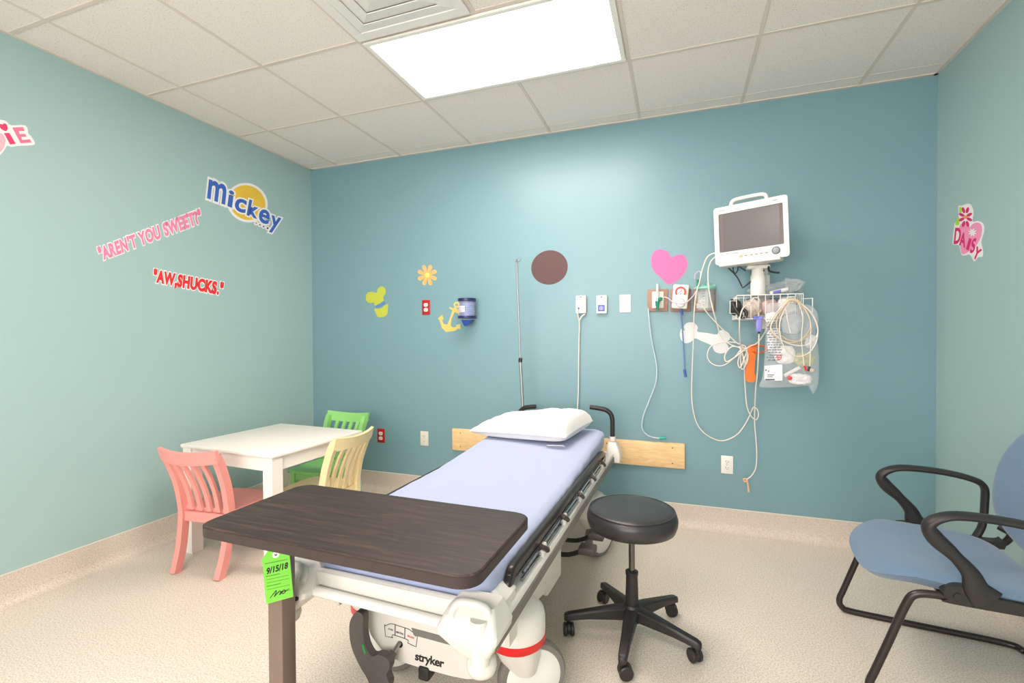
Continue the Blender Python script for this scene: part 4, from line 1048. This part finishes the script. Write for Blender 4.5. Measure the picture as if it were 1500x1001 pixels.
mb = MB(); hp_ = [(-.105, 0, .155), (-.100, 0, .188), (-.085, 0, .203), (-.05, 0, .207), (.03, 0, .207), (.068, 0, .203), (.082, 0, .190), (.088, 0, .155)]
Pc = catmull([Vector(p) for p in hp_], 5); rs = []
for i, p in enumerate(Pc):
    d = (Pc[min(i+1, len(Pc)-1)]-Pc[max(i-1, 0)]).normalized(); nr = Vector((-d.z, 0, d.x))
    rs.append([p+Vector((0, a*.017-.012, 0))+nr*b*.011 for a, b in rrect(-1, -1, 1, 1, .6, 3)])
mb.rings(rs); mb.build('carry_handle', M_WHITE, t, ang=50)
MB().box((-.17, -.07, -.182), (.150, .03, -.160), .004, 1).build('bottom_tray', M_CREAM, t)
for i, (x, m) in enumerate(((-.050, mat('peach_key', (240, 186, 120), .5)), (-.025, M_CREAM), (.005, M_CREAM), (.030, M_CREAM), (.055, M_CREAM), (.080, M_CREAM))):
    b_ = MB().box((x-.010, -.0575, -.140), (x+.010, -.054, -.127), .002, 1).build('key', m, t)
    if i: MB().box((x-.007, -.0582, -.1355), (x+.007, -.0572, -.1315)).build('key_mark', M_GREYINK, b_)
mb = MB().lathe([(0, 0), (.017, 0), (.0165, .008), (.012, .012), (0, .013)], (.128, -.0545, -.128), (0, -1, 0), 24); mb.build('rotary_knob', mat('knob_grey', (150, 158, 165), .3), t)
MB().torus((.128, -.0555, -.128), .0195, .002, (0, 1, 0), 28, 6).build('knob_ring', M_DGREY, t)
mb = MB()
for a_, w_, z in ((-.16, .035, .146), (-.13, .02, -.112), (-.095, .03, -.113), (.118, .024, .147)): mb.box((a_, -.0556, z), (a_+w_, -.0545, z+.0035))
mb.build('faint_print', M_GREYINK, t, flat=True)
MB().tube([(-.150, .02, -.17), (-.10, .03, -.235), (-.072, .03, -.30)], .0042, 8).build('power_lead', M_BLACK, t)
MB().tube([(.045, .05, -.215), (-.0, .05, -.25), (-.055, .03, -.30), (-.072, .03, -.305)], .0042, 8).build('power_lead', M_BLACK, t)
MB().tube([(-.11, .01, -.17), (-.112, .01, -.20), (-.098, .0, -.222), (-.085, .0, -.205), (-.083, .01, -.18), (-.07, .01, -.19), (-.045, .01, -.212)], .0035, 8).build('power_lead', M_BLACK, t)

# wire basket
t = thing('wire_basket', 'white wire basket of leads fixed below the monitor', 'basket', (3.452, -.06, 1.40))
x0, x1, y0, y1, z0, z1 = -.170, .165, -.19, .035, -.062, .072
WR = .0021
mb = MB()
for z in (z1,): mb.tube([(x0, y0, z), (x1, y0, z), (x1, y1, z), (x0, y1, z)], .003, 6, True, 0)
mb.tube([(x0, y0, z0), (x1, y0, z0), (x1, y1, z0), (x0, y1, z0)], .003, 6, True, 0)
n = 9
for i in range(n+1):
    x = x0+(x1-x0)*i/n
    mb.tube([(x, y0, z1), (x, y0, z0), (x, y1, z0), (x, y1, z1)], WR, 6, smooth=0)
for i in range(1, 5):
    y = y0+(y1-y0)*i/5
    for x in (x0, x1): mb.tube([(x, y, z1), (x, y, z0)], WR, 6, smooth=0)
    mb.tube([(x0, y, z0), (x1, y, z0)], WR, 6, smooth=0)
mb.build('wire_frame', M_WHITE, t, ang=60)
MB().tube([(x0, y0+.02, .042), (x0-.035, y0-.01, .042), (x0-.035, y0-.01, -.03), (x0, y0+.02, -.03)], .003, 6, smooth=0).build('side_hook', M_WHITE, t)
MB().tube([(x1, y0+.02, .045), (x1+.045, y0, .045), (x1+.045, y0, -.03), (x1, y0+.02, -.03)], .003, 6, smooth=0).build('side_hook', M_WHITE, t)
for xx in (-.075, .10):
    MB().tube([(xx-.02, y0, .02), (xx-.02, y0-.025, .035), (xx-.012, y0-.035, .052), (xx+.012, y0-.035, .052), (xx+.02, y0-.025, .035), (xx+.02, y0, .02)], .003, 6).build('front_hook', M_WHITE, t)
MB().box((.0, .035, -.05), (.04, .06, .05), .003, 1).build('basket_bracket', M_CREAM, t)

def on(y): return lambda a, b, dy=0.0: onY(a, b, y+dy)
def crumple(hx, hy, hz, seed, amp=.012, n=(14, 8, 10), pw=2.2):
    P, F = grid_box(1, 1, 1, *n); out = []
    for p in P:
        q = p.copy(); m = max(abs(q.x), abs(q.y), abs(q.z)); l = (abs(q.x)**pw+abs(q.y)**pw+abs(q.z)**pw)**(1/pw); q = q*(m/l)
        d = noise.noise_vector(Vector((q.x*2.3+seed, q.y*2.3, q.z*2.3)))*amp+noise.noise_vector(Vector((q.x*6+seed, q.y*6, q.z*6)))*amp*.45
        out.append(Vector((q.x*hx, q.y*hy, q.z*hz))+d)
    return out, F
# black cuff in the basket's left end
mb = MB(); P, F = crumple(.030, .045, .045, 3.1, .008, (10, 10, 10)); c = onY(1078, 451, -.20); mb.add([p+c for p in P], F)
cuff = mb.build('pressure_cuff', mat('black_nylon', (40, 34, 34), .6, bump=.2, bscale=300)); tag(cuff, 'black blood pressure cuff stuffed in the left end of the wire basket', 'cuff')
MB().tube([onY(1072, 440, -.23), onY(1075, 449, -.262), onY(1082, 460, -.266), onY(1090, 466, -.262), onY(1093, 458, -.262), onY(1087, 452, -.262)], .010, 8).build('cuff_strap', M_BLACK, cuff)
MB().torus(onY(1090, 465.5, -.278), .008, .0022, (0, 1, 0), 18, 6).build('cuff_ring', M_STEEL, cuff)
# packets in the basket
cols = [('tan_packet', (206, 190, 178)), ('white_packet', (232, 226, 226)), ('rose_packet', (196, 172, 170))]
for i, (px1, py1, hx, hz, m, lab) in enumerate(((1102, 452, .055, .052, 0, 'beige crumpled packet behind the looped lead in the wire basket'), (1126, 451, .048, .05, 2, 'rose grey crumpled packet in the middle of the wire basket'), (1152, 449, .052, .052, 1, 'whitish crumpled packet in the right end of the wire basket'))):
    P, F = crumple(hx, .05, hz, i*5.3, .010); c = onY(px1, py1, -.15)
    o = MB().add([p+c for p in P], F).build('packet', mat(cols[m][0], cols[m][1], .45, vary=.12, vscale=40), ang=50); tag(o, lab, 'packet')
# clear bag slumped on top of the basket
P, F = crumple(.15, .05, .042, 21.0, .026, (22, 8, 12)); c = onY(1136, 425, -.115); Mx = Matrix.Rotation(R(-10), 4, 'Y')
o = MB().add([(Mx @ p)+c for p in P], F).build('plastic_bag', M_FILM, ang=30); tag(o, 'clear plastic bag slumped on top of the wire basket behind the post', 'bag')
corner = MB().rings([[onY(1150, 407, -.12), onY(1178, 412, -.10), onY(1172, 424, -.10), onY(1150, 427, -.13)], [onY(1150, 407, -.125), onY(1178, 412, -.105), onY(1172, 424, -.105), onY(1150, 427, -.135)]]).build('bag_corner', M_FILM, o)
q0, q1 = onY(1128, 430, -.19), onY(1154, 423.5, -.19)
o = MB().tube([q0, q1], .011, 12, smooth=0).build('syringe_packet', mat('white_packet', (240, 234, 234), .4, vary=.12, vscale=40)); tag(o, 'small white wrapped stick with a blue print lying on the wire basket', 'packet')
MB().tube([q0.lerp(q1, .15)+Vector((0, -.004, -.001)), q0.lerp(q1, .6)+Vector((0, -.004, -.001))], .0095, 12, smooth=0).build('blue_print', mat('blue_print', (110, 120, 190), .5), o)

# clear supply bag hanging on the basket front
YB = -.285
bagp = [(1124, 447), (1140, 444), (1165, 446), (1186, 447), (1196, 456), (1199, 470), (1195, 488), (1199, 510), (1200, 540), (1199, 560), (1195, 572), (1191, 577), (1188, 572), (1186, 566), (1165, 567), (1140, 568), (1113, 567), (1116, 555), (1119, 535), (1121, 500), (1122, 470)]
def pouch(poly, y, thick, m, name, seed):
    C_ = Vector((sum(p[0] for p in poly)/len(poly), sum(p[1] for p in poly)/len(poly))); poly = blob(poly, 4); n_ = len(poly)
    lv = [1.0, .97, .88, .72, .5, .25]; vs = []; F = []
    for s in (-1, 1):
        for k_, l_ in enumerate(lv):
            for (a, b) in poly:
                u = C_.x+(a-C_.x)*l_; v = C_.y+(b-C_.y)*l_
                w = thick*(1-l_**3)**.5
                p = onY(u, v, y)
                nn = noise.noise(Vector((u*.09, v*.09, seed+s)))*.010*(1-l_**6)+noise.noise(Vector((u*.25, v*.25, seed+s*3)))*.007*(1-l_**6)
                vs.append(p+Vector((0, s*w+nn, 0)))
        vs.append(onY(C_.x, C_.y, y)+Vector((0, s*thick, 0)))
    K = len(lv); half = K*n_+1
    for h_ in (0, 1):
        o_ = h_*half
        for k_ in range(K-1):
            for i in range(n_): F.append([o_+k_*n_+i, o_+k_*n_+(i+1) % n_, o_+(k_+1)*n_+(i+1) % n_, o_+(k_+1)*n_+i])
        for i in range(n_): F.append([o_+(K-1)*n_+i, o_+(K-1)*n_+(i+1) % n_, o_+K*n_])
    for i in range(n_): F.append([i, (i+1) % n_, half+(i+1) % n_, half+i])
    return MB().add(vs, F).build(name, m, ang=60)
bag = pouch(bagp, YB, .030, M_FILM, 'supply_bag', 2.0); tag(bag, 'clear plastic bag of wrapped supplies hanging off the basket front', 'bag')
def inbag(px, py, dy=0.0): return onY(px, py, YB+dy)
def pill(name, a, b, r, m, parent=None, flatn=.4):
    mb = MB(); mb.tube([inbag(*a), inbag(*b)], r, 10, smooth=0, sec=(r, r*flatn), up=(0, 0, 1)); return mb.build(name, m, parent)
M_PK = mat('white_packet', (240, 234, 234), .4, vary=.12, vscale=40)
for i, (cx, cy, hx, hz, lab, m) in enumerate(((1172, 556, .055, .028, 'white wrapped packet lying in the bottom right of the hanging clear bag', M_PK), (1150, 520, .05, .05, 'white crumpled packet in the middle of the hanging clear bag', M_PK),
                                         (1134, 500, .035, .075, 'pale wrapped tube pack in the left side of the hanging clear bag', mat('pale_pack', (214, 216, 220), .4, vary=.12, vscale=30)), (1178, 527, .05, .035, 'olive wrapped pack in the right side of the hanging clear bag', mat('olive_pack', (176, 178, 128), .45, vary=.1, vscale=30)),
                                         (1136, 550, .035, .03, 'white wrapped pack behind the printed label in the hanging clear bag', M_PK), (1130, 466, .03, .03, 'white crumpled pack in the top left corner of the hanging clear bag', M_PK), (1187, 500, .025, .035, 'pale grey pack at the right edge of the hanging clear bag', mat('pale_pack', (214, 216, 220), .4, vary=.12, vscale=30)),
                                         (1160, 475, .05, .055, 'clear grey pack at the top of the hanging clear bag', mat('grey_pack', (196, 202, 206), .3, alpha=.6)))):
    P, F = crumple(hx, .012, hz, 31+i*3.7, .006, (12, 5, 12), 3); c = inbag(cx, cy, -.010)
    tag(MB().add([p+c for p in P], F).build('wrapped_packet', m, ang=50), lab, 'packet')
def cardf(a, b, tt): return onY(a, b, YB-.034-tt)
cd = MB().flat(shape([[(1120, 536), (1146, 534), (1146, 558), (1119.5, 557)]]), cardf, 0, .001).build('paper_label', mat('label_white', (238, 234, 234), .6), flat=True); tag(cd, 'white printed label on the front of the hanging clear bag', 'label')
mb = MB()
for a0, b0, a1, b1 in ((1121, 541.5, 1123, 543.5), (1125, 543, 1126.5, 545), (1124, 549, 1134, 550), (1124, 551.5, 1132, 552.5), (1121, 555.5, 1135, 557)):
    mb.flat(shape([[(a0, b0), (a1, b0), (a1, b1), (a0, b1)]]), cardf, .0008, .0014)
mb.build('label_print', M_INK, cd, flat=True)
mb = MB()
for k_ in range(17):
    v = 468+k_*3.7
    if v > 533: break
    xs = [1123+(k_ % 3)*2]
    while xs[-1] < 1143:
        w_ = 2.5+((k_*7+len(xs)*5) % 5)
        a0 = xs[-1]; a1 = min(a0+w_, 1146); mb.flat(shape([[(a0, v), (a1, v-.2), (a1, v+.9), (a0, v+1.1)]]), cardf, .0, .0006); xs.append(a1+1.6)
mb.build('bag_print', mat('bag_ink', (96, 98, 104), .6), bag, flat=True)
o = MB().flat(shape([circle(1141.5, 523.5, 3.6, 20), circle(1141.5, 523.5, 2.5, 18)[::-1], [(1139.6, 523), (1143.4, 523), (1143.4, 524.2), (1139.6, 524.2)]]), cardf, 0, .0006).build('red_symbol', mat('red_mark', (220, 70, 74), .5), bag, flat=True)
o = MB().ball(inbag(1157, 554, -.026), .012, (1, .5, .9), 14).build('red_cap', mat('red_mark', (220, 70, 74), .5)); tag(o, 'small red cap in the bottom of the hanging clear bag', 'cap')
o = pill('wrapped_stick', (1149, 551), (1172, 538), .010, M_PK); tag(o, 'white wrapped stick slanting across the bottom of the hanging clear bag', 'packet')
o = MB().ball(inbag(1189, 543, -.03), .012, (1.2, .6, .8), 14).build('beige_cap', mat('skin_cap', (226, 200, 186), .5)); tag(o, 'beige round cap at the right edge of the hanging clear bag', 'cap')

# coil of tan leads on the right hook
hk = (1160, 441)
coil = thing('lead_coil', 'coil of tan monitor leads looped over the basket hook in front of the clear bag', 'cable', onY(hk[0], hk[1], -.30))
CL = Vector(coil.location)
def cpath(pts, y): return [onY(a, b, y)-CL for a, b in pts]
for k_, (pts, m, rr) in enumerate((
    ([(1157, 441), (1145, 452), (1134, 468), (1129, 482), (1134, 492), (1148, 500), (1162, 502), (1178, 497), (1188, 484), (1186, 465), (1176, 448), (1164, 441)], M_TAN, .0032),
    ([(1158, 441), (1147, 453), (1138, 470), (1140, 486), (1152, 497), (1168, 500), (1180, 492), (1187, 478), (1184, 462), (1172, 446), (1163, 441)], M_TAN, .0032),
    ([(1156, 441), (1143, 455), (1131, 472), (1130, 484), (1143, 497), (1160, 505), (1180, 506), (1195, 494), (1198, 480), (1190, 460), (1175, 446), (1164, 441)], M_CABLE, .003),
    ([(1157, 442), (1148, 456), (1142, 475), (1144, 497), (1152, 513), (1166, 522), (1182, 519), (1193, 507), (1198, 490), (1196, 474), (1186, 456), (1170, 443)], M_CABLE, .003))):
    MB().tube(cpath(pts, -.335-.004*k_), rr, 7).build('lead_loop', m, coil)
MB().tube(cpath([(1150, 446), (1154, 441.5), (1160, 439.5), (1167, 441), (1173, 446)], -.345), .009, 8).build('lead_bunch', M_TAN, coil)
for k_, (pts, m) in enumerate((([(1170, 445), (1176, 465), (1174, 495), (1176, 520), (1178, 536)], 'red'), ([(1176, 447), (1187, 470), (1187, 500), (1187, 520), (1186, 537)], 'black'), ([(1150, 448), (1153, 465), (1156, 480), (1158, 488)], None))):
    l_ = MB().tube(cpath(pts, -.350), .0022, 6).build('sensor_lead', M_CABLE, coil)
    if m:
        e_ = Vector(cpath([pts[-1]], -.350)[0]); dx = .010 if m == 'red' else -.006
        MB().tube([e_, e_+Vector((dx*.6, 0, -.014)), e_+Vector((dx, 0, -.026))], .0052, 8, smooth=0).build('lead_clip', M_RED if m == 'red' else M_BLACK, l_)
# ivory cables
def cable(name, label, pts, y=-.09, r=.0036, m=M_CABLE, dys=None):
    n_ = len(pts); P = []
    for i, (a, b) in enumerate(pts): P.append(onY(a, b, (dys[i] if dys else y)))
    o = MB().tube(P, r, 7, smooth=6).build(name, m); tag(o, label, 'cable'); return o
cable('monitor_cable', 'long ivory cable dropping from the monitor into a wide low loop', [(1056, 371), (1046, 371), (1036, 377), (1029, 394), (1025, 412), (1020, 430), (1017, 455), (1016, 490), (1014, 540), (1013, 575), (1015, 600), (1022, 623), (1036, 638), (1057, 646), (1078, 638), (1092, 621), (1101, 602), (1104, 597), (1109, 600), (1111, 608), (1108, 615), (1102, 612), (1096, 602), (1093, 588), (1091, 560), (1090, 535), (1087, 510)],
      dys=[-.20, -.19, -.18, -.17, -.16, -.155, -.155, -.10, -.06, -.05, -.05, -.05, -.05, -.05, -.05, -.05, -.05, -.05, -.055, -.06, -.06, -.065, -.07, -.07, -.08, -.09, -.10])
cable('monitor_cable', 'ivory cable from the monitor side running down to the knotted bundle', [(1056, 375), (1047, 377), (1040, 386), (1037, 402), (1039, 428), (1044, 452), (1050, 474), (1055, 490), (1064, 501), (1078, 508), (1088, 507)],
      dys=[-.20, -.19, -.18, -.17, -.165, -.16, -.13, -.10, -.10, -.10, -.105])
bd = cable('monitor_cable', 'knotted bundle of ivory cable loops hanging between bone sticker and orange clip', [(1026, 440), (1034, 456), (1050, 474), (1066, 490), (1080, 503), (1092, 508), (1094, 522), (1091, 538), (1086, 540), (1085, 524), (1088, 508), (1076, 502), (1056, 502), (1041, 508), (1036, 522), (1043, 533), (1058, 536), (1074, 526), (1086, 512), (1094, 512), (1090, 526), (1084, 539), (1081, 530), (1085, 512), (1072, 508), (1062, 520), (1064, 530), (1076, 524), (1090, 514), (1096, 520), (1093, 534), (1088, 520), (1084, 508)],
      dys=[-.165, -.15, -.12, -.11, -.11, -.115, -.12, -.12, -.115, -.11, -.105, -.10, -.09, -.085, -.08, -.085, -.09, -.1, -.115, -.125, -.13, -.125, -.12, -.12, -.11, -.115, -.12, -.125, -.13, -.135, -.13, -.125, -.12])
cable('basket_lead', 'ivory lead hanging from the left of the basket down to the cable bundle', [(1100, 447), (1091, 449), (1085, 460), (1083, 478), (1084, 500), (1087, 512)], dys=[-.27, -.272, -.274, -.26, -.20, -.145])
cable('basket_lead', 'thin ivory lead rising from the cable bundle to the tan coil', [(1088, 514), (1098, 508), (1110, 502), (1120, 488), (1128, 472), (1140, 455), (1152, 444)], dys=[-.145, -.16, -.20, -.26, -.32, -.35, -.352])
# violet connector with its white cord
o = MB().box((-.026, -.012, -.006), (.022, .012, .014), .005, 2).build('violet_connector', M_PURPLE); o.location = onY(1111, 467, -.275)
tag(o, 'violet plug clipped on the bottom of the wire basket', 'connector')
MB().box((-.013, -.010, -.075), (.017, .010, -.004), .005, 2).build('plug_body', M_PURPLE, o); MB().cyl((.002, 0, -.085), (.002, 0, -.074), .006, n=12).build('strain_relief', M_BLACK, o)
MB().box((-.026, -.014, .002), (-.0, .010, .013), .003, 1).build('plug_latch', mat('blue_latch', (90, 112, 200), .4), o)
MB().tube([(-.03, .0, .065), (-.012, -.01, .06), (.002, -.004, .03), (.002, 0, .012)], .003, 6).build('plug_lead', M_TAN, o)
s_ = cable('sensor_cord', 'long white cord hanging from the violet plug to just above the floor', [(1112, 485), (1111.5, 505), (1110, 540), (1107, 570), (1105.5, 600), (1105.5, 622), (1107.5, 645), (1108.5, 668), (1107, 686), (1101, 697), (1093, 703)], dys=[-.275, -.26, -.20, -.15, -.10, -.06, -.05, -.05, -.05, -.05, -.05])
mb = MB(); mb.tube([onY(1094, 702, -.05), onY(1089, 702, -.05), onY(1091, 706, -.05), onY(1095, 704, -.052)], .0045, 7); mb.tube([onY(1094, 703, -.05), onY(1096, 712, -.05), onY(1097, 721, -.05)], .0062, 8); mb.build('sensor_tip', mat('tan_tip', (226, 176, 140), .5), s_)
# orange clip
mb = MB(); yO = -.10
pl_ = blob([(1097, 506), (1108, 505), (1108, 514), (1106, 530), (1105, 545), (1107, 552), (1104, 560), (1093, 558), (1092, 545), (1094, 530), (1093, 516)], 4)
mb.prism(pl_, lambda u, v, tt: onY(u, v, yO-tt), 0, .014)
o = mb.build('orange_clamp', M_ORANGE, ang=40); tag(o, 'orange plastic strap hanging beside the clear supply bag', 'strap')
mb = MB(); mb.tube([onY(1100, 507, yO-.01), onY(1110, 506, yO-.05), onY(1120, 508, yO-.07), onY(1122, 514, yO-.07), onY(1112, 517, yO-.05), onY(1104, 516, yO-.02)], .008, 8, sec=(.014, .004), up=(0, -1, .2)); mb.build('strap_loop', M_ORANGE, o)

GROUPS = {'kids_chair': 'children\'s chairs around the play table', 'wall_outlet': 'wall outlets', 'ceiling_light': 'ceiling light panels', 'vacuum_outlet': 'gas outlets on the teal wall',
          'oxygen_outlet': 'gas outlets on the teal wall', 'packet': 'packets in and on the wire basket', 'wrapped_packet': 'wrapped packets in the hanging clear bag', 'monitor_cable': 'ivory monitor cables',
          'basket_lead': 'leads at the wire basket', 'call_station': 'call boxes on the teal wall', 'suction_tube': 'suction tubes', 'name_sticker': 'name lettering on the walls', 'lettering_sticker': 'speech lettering on the mint wall'}
for o in bpy.data.objects:
    if o.parent is None and 'label' in o:
        g = GROUPS.get(o.name.split('.')[0])
        if g: o['group'] = g

# ================================================================== CAMERA / VIEW
cam = bpy.data.cameras.new('camera'); co = bpy.data.objects.new('camera', cam); COL.objects.link(co)
cam.sensor_width = 36; cam.sensor_fit = 'HORIZONTAL'; cam.lens = F_PX/1500*36; cam.clip_start = 0.02; cam.clip_end = 50
co.matrix_world = Matrix(((CX.x, CY.x, -_f.x, CAM.x), (CX.y, CY.y, -_f.y, CAM.y), (CX.z, CY.z, -_f.z, CAM.z), (0, 0, 0, 1)))
SC.camera = co
wd = bpy.data.worlds.new('world'); SC.world = wd; wd.use_nodes = True
wd.node_tree.nodes['Background'].inputs['Color'].default_value = (0.5, 0.5, 0.5, 1)
vs = SC.view_settings
vs.view_transform = 'Standard'; vs.look = 'None'; vs.gamma = 1.0; vs.use_curve_mapping = False; vs.exposure = 1.42
